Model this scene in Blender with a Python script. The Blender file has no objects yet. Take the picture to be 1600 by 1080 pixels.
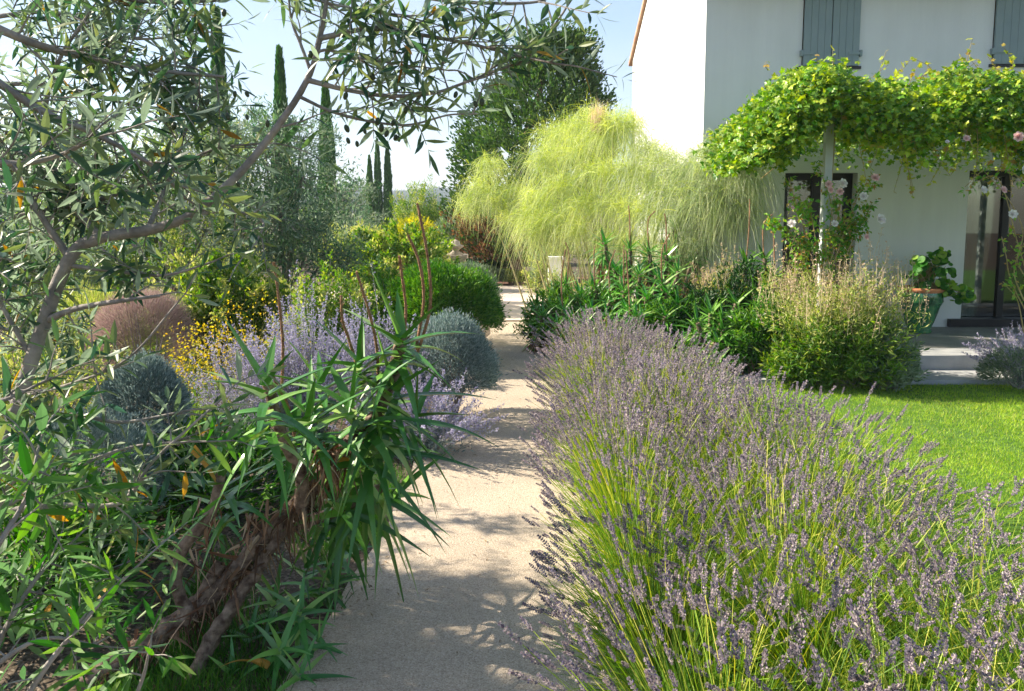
import bpy, math, random
import numpy as np
from mathutils import Vector, Matrix
R_ = math.radians
random.seed(5)
rng = np.random.default_rng(11)
sc = bpy.context.scene
col = sc.collection

# ---------------------------------------------------------------- camera, sky, sun, exposure
F_PX, PITCH, EYE = 1209.0, R_(6.1), 1.6
SHIFT = 86.0
cam_d = bpy.data.cameras.new("camera"); cam = bpy.data.objects.new("camera", cam_d); col.objects.link(cam)
cam_d.sensor_width = 36; cam_d.lens = 36*F_PX/1600
cam_d.shift_y = -SHIFT/1600
cam_d.clip_start = 0.05; cam_d.clip_end = 6000
cam.location = (0, 0, EYE); cam.rotation_euler = (math.pi/2 - PITCH, 0, 0)
sc.camera = cam

SUN_EL, SUN_AZ = R_(33), R_(14)            # azimuth: how far behind pure left
sdir = Vector((-math.cos(SUN_AZ)*math.cos(SUN_EL), math.sin(SUN_AZ)*math.cos(SUN_EL), math.sin(SUN_EL)))
w = bpy.data.worlds.new("World"); sc.world = w; w.use_nodes = True
nt = w.node_tree; bg = nt.nodes["Background"]
sky = nt.nodes.new("ShaderNodeTexSky"); sky.sky_type = 'NISHITA'; sky.sun_disc = False
sky.sun_elevation = SUN_EL; sky.sun_rotation = R_(360-76); sky.air_density = 1.0; sky.dust_density = .7; sky.ozone_density = 1.3
tc = nt.nodes.new("ShaderNodeTexCoord"); mp = nt.nodes.new("ShaderNodeMapping"); mp.inputs['Scale'].default_value = (1, 1, 3.5)
nz = nt.nodes.new("ShaderNodeTexNoise"); nz.inputs['Scale'].default_value = 1.6; nz.inputs['Detail'].default_value = 6; nz.inputs['Roughness'].default_value = .55
cr = nt.nodes.new("ShaderNodeValToRGB"); cr.color_ramp.elements[0].position = .46; cr.color_ramp.elements[1].position = .74
cr.color_ramp.elements[0].color = (0, 0, 0, 1); cr.color_ramp.elements[1].color = (.75, .75, .75, 1)
mx = nt.nodes.new("ShaderNodeMixRGB"); mx.inputs[2].default_value = (3.3, 3.95, 5.0, 1)
L = nt.links.new
L(tc.outputs['Generated'], mp.inputs[0]); L(mp.outputs[0], nz.inputs['Vector']); L(nz.outputs[0], cr.inputs[0]); L(cr.outputs[0], mx.inputs[0]); L(sky.outputs[0], mx.inputs[1]); L(mx.outputs[0], bg.inputs[0])
bg.inputs[1].default_value = 0.083
sd = bpy.data.lights.new("sun", 'SUN'); sd.energy = 5.0; sd.angle = R_(.55); sd.color = (1, .90, .74)
so = bpy.data.objects.new("sun", sd); col.objects.link(so); so.location = (-10, 3, 12)
so.rotation_euler = sdir.to_track_quat('Z', 'Y').to_euler()
sc.view_settings.view_transform = 'Standard'; sc.view_settings.look = 'None'; sc.view_settings.gamma = 1
sc.view_settings.exposure = 1.45
sc.cycles.max_bounces = 7; sc.cycles.diffuse_bounces = 4; sc.cycles.glossy_bounces = 3; sc.cycles.transmission_bounces = 4
sc.cycles.transparent_max_bounces = 8; sc.cycles.caustics_reflective = False; sc.cycles.caustics_refractive = False
sc.cycles.use_denoising = True; sc.cycles.use_adaptive_sampling = True; sc.cycles.adaptive_threshold = 0.02

# ---------------------------------------------------------------- helpers
cp, sp = math.cos(PITCH), math.sin(PITCH)
def ray(px, py):
    xc = (px-800)/F_PX; yc = (540-SHIFT-py)/F_PX
    return np.array((xc, cp+yc*sp, -sp+yc*cp))
def P(px, py, Y):                     # world point seen there at depth Y
    d = ray(px, py); return np.array((0, 0, EYE)) + d*(Y/d[1])
def G(px, py, z=0.0):                 # world point seen there at height z
    d = ray(px, py); return np.array((0, 0, EYE)) + d*((z-EYE)/d[2])
def nrm(a): return a/np.maximum(np.linalg.norm(a, axis=-1, keepdims=True), 1e-9)
def U(a, b, n=None): return rng.uniform(a, b, n)
def randdir(n): return nrm(rng.normal(size=(n, 3)))

ORG = {}
class MB:
    def __init__(s): s.V = []; s.F = []; s.n = 0
    def add(s, V, F):
        V = np.asarray(V, float).reshape(-1, 3); F = np.asarray(F, int)
        if len(V) == 0: return s
        if F.shape[1] == 4: F = np.concatenate([F[:, [0, 1, 2]], F[:, [0, 2, 3]]])
        s.V.append(V); s.F.append(F+s.n); s.n += len(V); return s
    def box(s, x0, x1, y0, y1, z0, z1):
        V = [(x, y, z) for z in (z0, z1) for y in (y0, y1) for x in (x0, x1)]
        return s.add(V, [(0, 2, 3, 1), (4, 5, 7, 6), (0, 1, 5, 4), (2, 6, 7, 3), (0, 4, 6, 2), (1, 3, 7, 5)])
    def quad(s, a, b, c, d): return s.add([a, b, c, d], [(0, 1, 2, 3)])
    def build(s, name, mat, parent=None, smooth=False):
        V = np.concatenate(s.V) if s.V else np.zeros((0, 3)); F = np.concatenate(s.F) if s.F else np.zeros((0, 3), int)
        loc = np.zeros(3)
        if parent is not None: org = ORG[parent.name]
        else:
            org = np.array(((V[:, 0].min()+V[:, 0].max())/2, (V[:, 1].min()+V[:, 1].max())/2, V[:, 2].min()))
        V = V-org
        me = bpy.data.meshes.new(name); me.vertices.add(len(V)); me.vertices.foreach_set('co', V.astype(np.float32).ravel())
        me.loops.add(len(F)*3); me.loops.foreach_set('vertex_index', F.astype(np.int32).ravel())
        me.polygons.add(len(F)); me.polygons.foreach_set('loop_start', np.arange(0, len(F)*3, 3, dtype=np.int32))
        me.polygons.foreach_set('use_smooth', np.full(len(F), smooth, bool))
        me.update(calc_edges=True)
        if mat: me.materials.append(mat)
        o = bpy.data.objects.new(name, me); col.objects.link(o)
        if parent is not None: o.parent = parent; ORG[o.name] = org
        else: o.location = org; ORG[o.name] = org
        return o
def thing(name, label, cat, loc, group=None):
    o = bpy.data.objects.new(name, None); col.objects.link(o); o.location = tuple(loc); o.empty_display_size = .1
    ORG[o.name] = np.array(loc, float); o['label'] = label; o['category'] = cat
    if group: o['group'] = group
    return o
def tag(o, label, cat, group=None, kind=None):
    o['label'] = label; o['category'] = cat
    if group: o['group'] = group
    if kind: o['kind'] = kind
    return o
def structure(o): o['kind'] = 'structure'; return o
def place(mesh, name, parent, M):      # shared-mesh part at world matrix M
    o = bpy.data.objects.new(name, mesh); col.objects.link(o); o.parent = parent
    M = M.copy(); M.translation = M.translation-Vector(ORG[parent.name]); o.matrix_local = M
    return o

def frames(D, N=None):
    D = nrm(D)
    if N is None: N = randdir(len(D))
    X = nrm(np.cross(D, N)); Z = np.cross(X, D)
    return np.stack([X, D, Z], axis=-1)
def inst(mb, T, Pp, R, S):
    tv, tf = T; tv = np.asarray(tv, float); tf = np.asarray(tf, int); k = len(Pp); n = len(tv)
    if k == 0: return
    S = np.asarray(S, float)
    if S.ndim == 0: S = np.full((k, 3), float(S))
    if S.ndim == 1: S = np.repeat(S[:, None], 3, 1)
    V = Pp[:, None, :] + np.einsum('kij,knj->kni', R, tv[None]*S[:, None, :])
    F = tf[None] + (np.arange(k)*n)[:, None, None]
    mb.add(V.reshape(-1, 3), F.reshape(-1, tf.shape[1]))
def strands(mb, Pp, D, Ln, W, droop=0.2, seg=4, mode='flat', prof=None, hint=None, fold=.35, wob=0.0):
    k = len(Pp)
    if k == 0: return None
    D = nrm(D); Ln = np.broadcast_to(np.asarray(Ln, float), (k,)); W = np.broadcast_to(np.asarray(W, float), (k,)); dr = np.broadcast_to(np.asarray(droop, float), (k,))
    t = np.linspace(0, 1, seg+1)
    if prof is None: prof = 1-t*.97
    prof = np.asarray(prof); dn = np.array((0, 0, -1.0))
    C = Pp[:, None]+D[:, None]*(Ln[:, None]*t)[..., None]+dn*(dr[:, None]*Ln[:, None]*t**2)[..., None]
    if wob:
        q = randdir(k); C = C+q[:, None]*(np.sin(t[None]*U(3, 7, k)[:, None])*wob*Ln[:, None]*t)[..., None]
    T = nrm(D[:, None]+dn*(2*dr[:, None]*t)[..., None])
    if hint is None: hint = randdir(k)
    S = nrm(np.cross(T, hint[:, None]+0*T)); Nn = np.cross(S, T)
    w_ = (W[:, None]*prof[None])[..., None]*.5
    if mode == 'flat': ring = [C-S*w_, C+S*w_]; cyc = False
    elif mode == 'fold': ring = [C-S*w_, C-Nn*w_*fold, C+S*w_]; cyc = False
    elif mode == 'thick': ring = [C-S*w_, C-Nn*w_*.12, C+S*w_, C-Nn*w_*.62]; cyc = True
    else: ring = [C-S*w_, C-Nn*w_, C+S*w_, C+Nn*w_]; cyc = True
    m = len(ring); V = np.stack(ring, axis=2)           # k, seg+1, m, 3
    idx = np.arange((seg+1)*m).reshape(seg+1, m); f = []
    for i in range(seg):
        for j in range(m if cyc else m-1):
            j2 = (j+1) % m; f.append((idx[i, j], idx[i, j2], idx[i+1, j2], idx[i+1, j]))
    f = np.array(f); Fa = f[None]+(np.arange(k)*(seg+1)*m)[:, None, None]
    mb.add(V.reshape(-1, 3), Fa.reshape(-1, 4))
    return C[:, -1], T[:, -1], C, T
def smooth_path(pts, n=6):
    pts = np.asarray(pts, float); q = np.vstack([2*pts[0]-pts[1], pts, 2*pts[-1]-pts[-2]]); out = []
    for i in range(1, len(q)-2):
        for t in np.linspace(0, 1, n, endpoint=False):
            a, b, c, d = q[i-1], q[i], q[i+1], q[i+2]
            out.append(.5*((2*b)+(-a+c)*t+(2*a-5*b+4*c-d)*t*t+(-a+3*b-3*c+d)*t**3))
    out.append(pts[-1]); return np.array(out)
def tube(mb, pts, r0, r1, sides=8, n=6, rough=0.0):
    p = smooth_path(pts, n) if len(pts) > 2 else np.asarray(pts, float)
    k = len(p); T = nrm(np.gradient(p, axis=0)); ref = np.array((.31, .2, .93)); S = nrm(np.cross(T, ref)); N = np.cross(T, S)
    r = np.linspace(0, 1, k)**.8*(r1-r0)+r0
    a = np.linspace(0, 2*math.pi, sides, endpoint=False)
    rr = r[:, None]*(1+rough*rng.normal(size=(k, sides))) if rough else r[:, None]*np.ones((1, sides))
    V = p[:, None]+S[:, None]*(np.cos(a)[None]*rr)[..., None]+N[:, None]*(np.sin(a)[None]*rr)[..., None]
    f = [(i*sides+j, i*sides+(j+1) % sides, (i+1)*sides+(j+1) % sides, (i+1)*sides+j) for i in range(k-1) for j in range(sides)]
    mb.add(V.reshape(-1, 3), f)
    mb.add(np.vstack([V[-1], p[-1]+T[-1]*r[-1]*.5]), [(j, (j+1) % sides, sides) for j in range(sides)])
    return p
def lathe(mb, prof, c, sides=36, flute=0):
    a = np.linspace(0, 2*math.pi, sides, endpoint=False); V = []
    for r, z in prof:
        for q in a: V.append((c[0]+r*math.cos(q), c[1]+r*math.sin(q), c[2]+z))
    f = [(i*sides+j, i*sides+(j+1) % sides, (i+1)*sides+(j+1) % sides, (i+1)*sides+j) for i in range(len(prof)-1) for j in range(sides)]
    mb.add(V, f)

# leaf templates: along +y, normal z
def tmpl(prof, fold=.25, bend=.15):
    V = []; F = []; n = len(prof)
    for i, (y, w_) in enumerate(prof):
        z = -bend*y*y; V += [(-w_/2, y, z+fold*w_/2), (0, y, z), (w_/2, y, z+fold*w_/2)]
        if i:
            b = (i-1)*3; F += [(b, b+1, b+4), (b, b+4, b+3), (b+1, b+2, b+5), (b+1, b+5, b+4)]
    return np.array(V), np.array(F)
OLIVE = tmpl([(0, .02), (.2, .13), (.45, .20), (.72, .15), (1, .01)], .2, .12)
OLIVE_LO = (np.array([(0, 0, 0), (-.12, .5, .02), (0, 1, -.1), (.12, .5, .02)]), np.array([(0, 1, 2), (0, 2, 3)]))
BROAD_LO = (np.array([(0, 0, 0), (-.26, .45, .05), (0, 1, -.12), (.26, .45, .05)]), np.array([(0, 2, 1), (0, 3, 2)]))
NEEDLE = (np.array([(-.04, 0, 0), (.04, 0, 0), (0, 1, 0)]), np.array([(0, 1, 2)]))
def palmate():
    pts = []
    for k, (a, r) in enumerate([(-150, .38), (-118, .62), (-95, .45), (-62, .85), (-40, .55), (-14, .8), (0, 1.0), (14, .8), (40, .55), (62, .85), (95, .45), (118, .62), (150, .38)]):
        a = R_(a); pts.append((math.sin(a)*r*.62, math.cos(a)*r*.62+.3, -.10*r+.08*abs(math.sin(a*2))))
    V = [(0, .3, .03)]+pts+[(0, .18, 0)]
    n = len(pts); F = [(0, i+1, i) for i in range(1, n)]+[(0, 1, n+1), (0, n+1, n)]
    return np.array(V), np.array(F)
VINE = palmate()
def roundleaf(n=9):
    V = [(0, .5, -.06)]; 
    for i in range(n):
        a = 2*math.pi*(i+.5)/n-math.pi/2; r = .5*(1+.08*(i % 2)); V.append((math.cos(a)*r, .5+math.sin(a)*r, .05))
    F = [(0, 1+i, 1+(i+1) % n) for i in range(n)]
    return np.array(V), np.array(F)
ROUND = roundleaf()

# ---------------------------------------------------------------- materials
def newmat(name):
    m = bpy.data.materials.new(name); m.use_nodes = True; n = m.node_tree; b = n.nodes['Principled BSDF']; return m, n, b
def leafmat(name, cols, tr=.35, rough=.45, back=None, spec=.4, sat_tr=1.25):
    m, n, b = newmat(name); lk = n.links.new
    g = n.nodes.new('ShaderNodeNewGeometry'); r = n.nodes.new('ShaderNodeValToRGB'); r.color_ramp.interpolation = 'LINEAR'
    e = r.color_ramp.elements
    while len(e) < len(cols): e.new(.5)
    for i, c in enumerate(cols): e[i].position = i/(len(cols)-1); e[i].color = (*c, 1)
    lk(g.outputs['Random Per Island'], r.inputs[0]); out = r.outputs[0]
    if back:
        mb_ = n.nodes.new('ShaderNodeMixRGB'); mb_.inputs[2].default_value = (*back, 1); lk(g.outputs['Backfacing'], mb_.inputs[0]); lk(out, mb_.inputs[1]); out = mb_.outputs[0]
    tc_ = n.nodes.new('ShaderNodeTexCoord'); zz = n.nodes.new('ShaderNodeTexNoise'); zz.inputs['Scale'].default_value = 2.6; zz.inputs['Detail'].default_value = 5
    hv = n.nodes.new('ShaderNodeHueSaturation'); mr = n.nodes.new('ShaderNodeMapRange'); mr.inputs[1].default_value = .3; mr.inputs[2].default_value = .7; mr.inputs[3].default_value = .70; mr.inputs[4].default_value = 1.22
    mh = n.nodes.new('ShaderNodeMapRange'); mh.inputs[1].default_value = .3; mh.inputs[2].default_value = .7; mh.inputs[3].default_value = .512; mh.inputs[4].default_value = .486
    lk(tc_.outputs['Object'], zz.inputs['Vector']); lk(zz.outputs[0], mr.inputs[0]); lk(zz.outputs[0], mh.inputs[0]); lk(out, hv.inputs['Color']); lk(mr.outputs[0], hv.inputs['Value']); lk(mh.outputs[0], hv.inputs['Hue']); out = hv.outputs[0]
    lk(out, b.inputs['Base Color']); b.inputs['Roughness'].default_value = rough; b.inputs['Specular IOR Level'].default_value = spec
    t = n.nodes.new('ShaderNodeBsdfTranslucent'); hs = n.nodes.new('ShaderNodeHueSaturation'); hs.inputs['Saturation'].default_value = sat_tr; hs.inputs['Value'].default_value = 1.6
    lk(out, hs.inputs['Color']); lk(hs.outputs[0], t.inputs[0])
    mix = n.nodes.new('ShaderNodeMixShader'); mix.inputs[0].default_value = tr
    lk(b.outputs[0], mix.inputs[1]); lk(t.outputs[0], mix.inputs[2]); lk(mix.outputs[0], n.nodes['Material Output'].inputs[0])
    return m
def surf(name, c1, c2, scale=8, rough=.8, bump=.3, bscale=None, detail=8, c3=None, spec=.3, bdist=.02):
    m, n, b = newmat(name); lk = n.links.new
    t = n.nodes.new('ShaderNodeTexCoord'); z = n.nodes.new('ShaderNodeTexNoise'); z.inputs['Scale'].default_value = scale; z.inputs['Detail'].default_value = detail; z.inputs['Roughness'].default_value = .6
    r = n.nodes.new('ShaderNodeValToRGB'); e = r.color_ramp.elements; e[0].position = .35; e[1].position = .68; e[0].color = (*c1, 1); e[1].color = (*c2, 1)
    if c3: q = e.new(.52); q.color = (*c3, 1)
    z2 = n.nodes.new('ShaderNodeTexNoise'); z2.inputs['Scale'].default_value = bscale or scale*4; z2.inputs['Detail'].default_value = 6
    bp = n.nodes.new('ShaderNodeBump'); bp.inputs['Strength'].default_value = bump; bp.inputs['Distance'].default_value = bdist
    lk(t.outputs['Object'], z.inputs['Vector']); lk(t.outputs['Object'], z2.inputs['Vector']); lk(z.outputs[0], r.inputs[0]); lk(r.outputs[0], b.inputs['Base Color'])
    lk(z2.outputs[0], bp.inputs['Height']); lk(bp.outputs[0], b.inputs['Normal']); b.inputs['Roughness'].default_value = rough; b.inputs['Specular IOR Level'].default_value = spec
    return m
def grit(name, base, dark, light, scale=260, big=1.2, rough=.92):
    m, n, b = newmat(name); lk = n.links.new
    t = n.nodes.new('ShaderNodeTexCoord'); v = n.nodes.new('ShaderNodeTexVoronoi'); v.inputs['Scale'].default_value = scale
    sep = n.nodes.new('ShaderNodeSeparateColor'); r = n.nodes.new('ShaderNodeValToRGB'); e = r.color_ramp.elements
    e[0].position = .0; e[0].color = (*dark, 1); e[1].position = 1; e[1].color = (*light, 1); q = e.new(.3); q.color = (*base, 1); q = e.new(.75); q.color = (*[x*1.12 for x in base], 1)
    z = n.nodes.new('ShaderNodeTexNoise'); z.inputs['Scale'].default_value = big; z.inputs['Detail'].default_value = 7; z.inputs['Roughness'].default_value = .65
    mr = n.nodes.new('ShaderNodeMapRange'); mr.inputs[1].default_value = .3; mr.inputs[2].default_value = .7; mr.inputs[3].default_value = .80; mr.inputs[4].default_value = 1.12
    mm = n.nodes.new('ShaderNodeMixRGB'); mm.blend_type = 'MULTIPLY'; mm.inputs[0].default_value = 1
    lk(t.outputs['Object'], v.inputs['Vector']); lk(t.outputs['Object'], z.inputs['Vector']); lk(v.outputs['Color'], sep.inputs[0]); lk(sep.outputs[0], r.inputs[0]); lk(z.outputs[0], mr.inputs[0])
    lk(r.outputs[0], mm.inputs[1]); lk(mr.outputs[0], mm.inputs[2]); lk(mm.outputs[0], b.inputs['Base Color'])
    bp = n.nodes.new('ShaderNodeBump'); bp.inputs['Strength'].default_value = .6; bp.inputs['Distance'].default_value = .004
    lk(v.outputs['Distance'], bp.inputs['Height']); bp.invert = True; lk(bp.outputs[0], b.inputs['Normal']); b.inputs['Roughness'].default_value = rough; b.inputs['Specular IOR Level'].default_value = .2
    return m

M = {}
M['soil'] = grit('soil', (.10, .075, .05), (.04, .03, .022), (.24, .19, .14), 90, 2.5)
M['path'] = grit('path', (.47, .385, .29), (.33, .26, .195), (.60, .51, .41), 210, 1.1)
M['crosspave'] = surf('crosspave', (.52, .43, .35), (.64, .54, .45), 2.2, .9, .2, 60)
M['mulch'] = grit('mulch', (.20, .10, .07), (.10, .05, .035), (.34, .2, .14), 40, 2)
M['turf'] = surf('turf', (.05, .12, .015), (.11, .2, .03), 14, .95, .5, 90)
M['terrace'] = surf('terrace', (.20, .20, .185), (.30, .30, .27), 3, .75, .15, 40, c3=(.25, .245, .225))
M['slab'] = surf('slab', (.34, .35, .36), (.45, .45, .45), 5, .7, .15, 50)
M['render'] = surf('render', (.63, .635, .63), (.68, .685, .68), 1.1, .92, .25, 120, bdist=.004)
m = M['render']; n = m.node_tree; b = n.nodes['Principled BSDF']; src = b.inputs['Base Color'].links[0].from_socket
t = n.nodes.new('ShaderNodeTexCoord'); mp2 = n.nodes.new('ShaderNodeMapping'); mp2.inputs['Scale'].default_value = (5, 5, .35); z = n.nodes.new('ShaderNodeTexNoise'); z.inputs['Scale'].default_value = 1.0; z.inputs['Detail'].default_value = 9; z.inputs['Roughness'].default_value = .7
mr = n.nodes.new('ShaderNodeMapRange'); mr.inputs[1].default_value = .3; mr.inputs[2].default_value = .75; mr.inputs[3].default_value = 1.03; mr.inputs[4].default_value = .92; mm = n.nodes.new('ShaderNodeMixRGB'); mm.blend_type = 'MULTIPLY'; mm.inputs[0].default_value = 1
n.links.new(t.outputs['Object'], mp2.inputs[0]); n.links.new(mp2.outputs[0], z.inputs['Vector']); n.links.new(z.outputs[0], mr.inputs[0]); n.links.new(src, mm.inputs[1]); n.links.new(mr.outputs[0], mm.inputs[2]); n.links.new(mm.outputs[0], b.inputs['Base Color'])
M['greyshutter'] = surf('greyshutter', (.20, .255, .265), (.23, .285, .29), 3, .5, .1, 20)
M['blackframe'] = surf('blackframe', (.012, .012, .014), (.02, .02, .022), 5, .35, .05)
M['tile'] = surf('tile', (.36, .19, .12), (.5, .33, .22), 4, .85, .3)
M['post'] = surf('post', (.46, .48, .48), (.54, .55, .54), 9, .5, .1, 60)
M['bark'] = surf('bark', (.16, .145, .135), (.36, .32, .29), 22, .9, .9, 70, bdist=.006)
M['aloebark'] = surf('aloebark', (.07, .042, .03), (.30, .22, .16), 30, .9, .9, 90, bdist=.008)
M['conbark'] = surf('conbark', (.12, .085, .07), (.24, .17, .14), 14, .95, .8, 40)
M['stalk'] = surf('stalk', (.26, .13, .07), (.42, .24, .14), 60, .85, .8, 160)
M['cane'] = surf('cane', (.25, .22, .1), (.42, .36, .2), 10, .6, .2)
M['stone'] = surf('stone', (.26, .22, .17), (.42, .37, .30), 9, .9, .7, 30)
M['terracotta'] = surf('terracotta', (.55, .2, .09), (.66, .28, .13), 12, .8, .2)
M['olive_leaf'] = leafmat('olive_leaf', [(.025, .065, .04), (.055, .115, .05), (.11, .175, .06), (.22, .26, .10), (.04, .09, .065)], .34, .42, back=(.24, .31, .22), spec=.4)
M['olive_yellow'] = leafmat('olive_yellow', [(.30, .14, .02), (.42, .24, .03), (.2, .1, .02)], .4, .5)
M['sucker'] = leafmat('sucker', [(.03, .11, .02), (.07, .19, .03), (.13, .26, .05), (.22, .32, .09)], .36, .48, back=(.11, .20, .09), spec=.3)
M['fruit'] = surf('fruit', (.02, .03, .012), (.045, .065, .02), 20, .35, .05, spec=.5)
M['aloe'] = leafmat('aloe', [(.04, .16, .02), (.09, .27, .03), (.18, .37, .05), (.34, .46, .15)], .18, .34, spec=.6)
M['aloe2'] = leafmat('aloe2', [(.03, .16, .03), (.08, .28, .05), (.16, .38, .07), (.26, .42, .12), (.12, .26, .12)], .2, .33, spec=.6)
M['dead'] = leafmat('dead', [(.06, .035, .022), (.16, .08, .045), (.30, .18, .11), (.50, .38, .26)], .18, .7, spec=.2)
M['aloeyellow'] = leafmat('aloeyellow', [(.45, .25, .03), (.5, .33, .06)], .3, .5)
M['lav_stem'] = leafmat('lav_stem', [(.09, .20, .02), (.19, .33, .03), (.36, .45, .05), (.56, .52, .12)], .3, .5)
M['lav_leaf'] = leafmat('lav_leaf', [(.05, .15, .02), (.12, .27, .03), (.22, .36, .04), (.36, .38, .07)], .35, .5)
M['spike'] = leafmat('spike', [(.11, .09, .13), (.24, .195, .235), (.41, .34, .355), (.58, .49, .47), (.16, .14, .25), (.34, .31, .27)], .25, .75, spec=.15, sat_tr=1.0)
M['spike_far'] = M['spike']
M['grass'] = leafmat('grass', [(.13, .28, .01), (.22, .40, .015), (.33, .50, .025), (.46, .54, .06)], .35, .5)
M['drygrass'] = leafmat('drygrass', [(.30, .40, .04), (.50, .50, .10), (.60, .52, .2)], .3, .6)
M['wildgrass'] = leafmat('wildgrass', [(.02, .09, .01), (.05, .16, .02), (.12, .26, .03)], .35, .5)
M['sage'] = leafmat('sage', [(.27, .24, .38), (.38, .35, .50), (.50, .47, .58), (.38, .37, .42)], .25, .8, spec=.1)
M['sage_stem'] = leafmat('sage_stem', [(.32, .34, .32), (.45, .45, .42), (.25, .30, .24)], .2, .8)
M['silver'] = leafmat('silver', [(.10, .155, .14), (.19, .26, .24), (.30, .37, .34), (.40, .46, .43)], .15, .7, spec=.2)
M['domegreen'] = leafmat('domegreen', [(.025, .10, .012), (.06, .19, .02), (.12, .28, .035), (.22, .36, .06)], .3, .4)
M['pinkdome'] = leafmat('pinkdome', [(.19, .13, .13), (.29, .20, .195), (.41, .32, .295), (.33, .29, .22)], .3, .8, spec=.1)
M['yellowfl'] = leafmat('yellowfl', [(.60, .38, .02), (.72, .55, .04), (.40, .33, .05), (.3, .34, .08)], .4, .6)
M['greygreen'] = leafmat('greygreen', [(.06, .12, .06), (.11, .18, .09), (.19, .26, .13), (.28, .34, .2)], .3, .5, back=(.26, .32, .22))
M['bluegreen'] = leafmat('bluegreen', [(.035, .10, .05), (.065, .15, .075), (.11, .20, .09), (.18, .26, .12)], .3, .5, back=(.14, .22, .13))
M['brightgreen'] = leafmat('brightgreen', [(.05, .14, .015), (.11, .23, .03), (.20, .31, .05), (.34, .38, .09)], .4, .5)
M['yellowgreen'] = leafmat('yellowgreen', [(.25, .30, .02), (.42, .44, .03), (.60, .52, .03)], .4, .5)
M['darkgreen'] = leafmat('darkgreen', [(.01, .04, .01), (.02, .075, .015), (.045, .12, .02)], .2, .5)
M['rustleaf'] = leafmat('rustleaf', [(.10, .05, .03), (.20, .11, .06), (.07, .07, .03), (.28, .15, .08)], .3, .6)
M['conifer'] = leafmat('conifer', [(.025, .065, .022), (.05, .115, .03), (.09, .17, .04), (.15, .23, .06)], .2, .5)
M['cypress'] = leafmat('cypress', [(.03, .11, .02), (.06, .17, .03), (.12, .25, .05)], .2, .5)
M['plume'] = leafmat('plume', [(.20, .30, .06), (.34, .43, .10), (.50, .56, .18), (.64, .66, .34)], .42, .5, sat_tr=1.0)
M['plume_top'] = leafmat('plume_top', [(.30, .40, .03), (.45, .53, .05), (.60, .63, .13)], .42, .5, sat_tr=1.05)
M['plume_grey'] = leafmat('plume_grey', [(.22, .31, .15), (.38, .45, .25), (.56, .58, .36)], .4, .5)
M['vine'] = leafmat('vine', [(.04, .14, .01), (.11, .27, .015), (.24, .41, .02), (.44, .50, .04), (.07, .19, .02), (.32, .44, .05)], .32, .4)
M['vine_tip'] = leafmat('vine_tip', [(.30, .40, .03), (.42, .45, .05), (.42, .26, .09)], .45, .45)
M['rose_leaf'] = leafmat('rose_leaf', [(.05, .20, .02), (.12, .33, .03), (.26, .42, .04), (.36, .2, .08)], .4, .4)
M['petal'] = leafmat('petal', [(.72, .66, .64), (.80, .78, .76)], .3, .6, sat_tr=1.0)
M['petal_pink'] = leafmat('petal_pink', [(.70, .42, .42), (.78, .60, .58)], .3, .6, sat_tr=1.0)
M['rosecane'] = surf('rosecane', (.25, .2, .08), (.42, .3, .14), 20, .7, .2)
M['bush'] = leafmat('bush', [(.13, .23, .04), (.28, .36, .08), (.46, .48, .15), (.60, .58, .26)], .35, .5)
M['drystalk'] = leafmat('drystalk', [(.46, .33, .22), (.60, .47, .33), (.68, .58, .42)], .3, .7)
M['geranium'] = leafmat('geranium', [(.02, .10, .015), (.05, .2, .02), (.14, .34, .04), (.3, .45, .06)], .3, .4)
M['hillwood'] = leafmat('hillwood', [(.04, .07, .035), (.07, .10, .05), (.11, .14, .07)], .15, .8)
M['farwhite'] = surf('farwhite', (.55, .5, .42), (.68, .64, .56), 2, .9, .1)
M['debris'] = leafmat('debris', [(.16, .10, .06), (.3, .22, .12), (.10, .07, .04)], .1, .8)
# glazed pot
m, n, b = newmat('glaze'); lk = n.links.new
t = n.nodes.new('ShaderNodeTexCoord'); z = n.nodes.new('ShaderNodeTexNoise'); z.inputs['Scale'].default_value = 7; z.inputs['Detail'].default_value = 8; z.inputs['Distortion'].default_value = 1.2
r = n.nodes.new('ShaderNodeValToRGB'); e = r.color_ramp.elements; e[0].position = .33; e[0].color = (.01, .06, .025, 1); e[1].position = .7; e[1].color = (.28, .20, .06, 1); q = e.new(.5); q.color = (.04, .20, .07, 1); q = e.new(.6); q.color = (.08, .26, .09, 1)
lk(t.outputs['Object'], z.inputs['Vector']); lk(z.outputs[0], r.inputs[0]); lk(r.outputs[0], b.inputs['Base Color']); b.inputs['Roughness'].default_value = .22; b.inputs['Coat Weight'].default_value = .6
M['glaze'] = m
# window glass: reflects like glass, lets the room behind be seen
m, n, b = newmat('glass'); lk = n.links.new
tr = n.nodes.new('ShaderNodeBsdfTransparent'); tr.inputs[0].default_value = (.55, .62, .58, 1); gl = n.nodes.new('ShaderNodeBsdfGlossy'); gl.inputs['Roughness'].default_value = .02; gl.inputs[0].default_value = (.95, .97, .96, 1)
fr = n.nodes.new('ShaderNodeFresnel'); fr.inputs[0].default_value = 1.9; mix = n.nodes.new('ShaderNodeMixShader')
lk(fr.outputs[0], mix.inputs[0]); lk(tr.outputs[0], mix.inputs[1]); lk(gl.outputs[0], mix.inputs[2]); lk(mix.outputs[0], n.nodes['Material Output'].inputs[0])
M['glass'] = m
M['curtain'] = surf('curtain', (.34, .44, .40), (.42, .52, .46), 3, .9, .1)
M['room'] = surf('room', (.12, .12, .11), (.16, .16, .15), 3, .9, .1)

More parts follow.
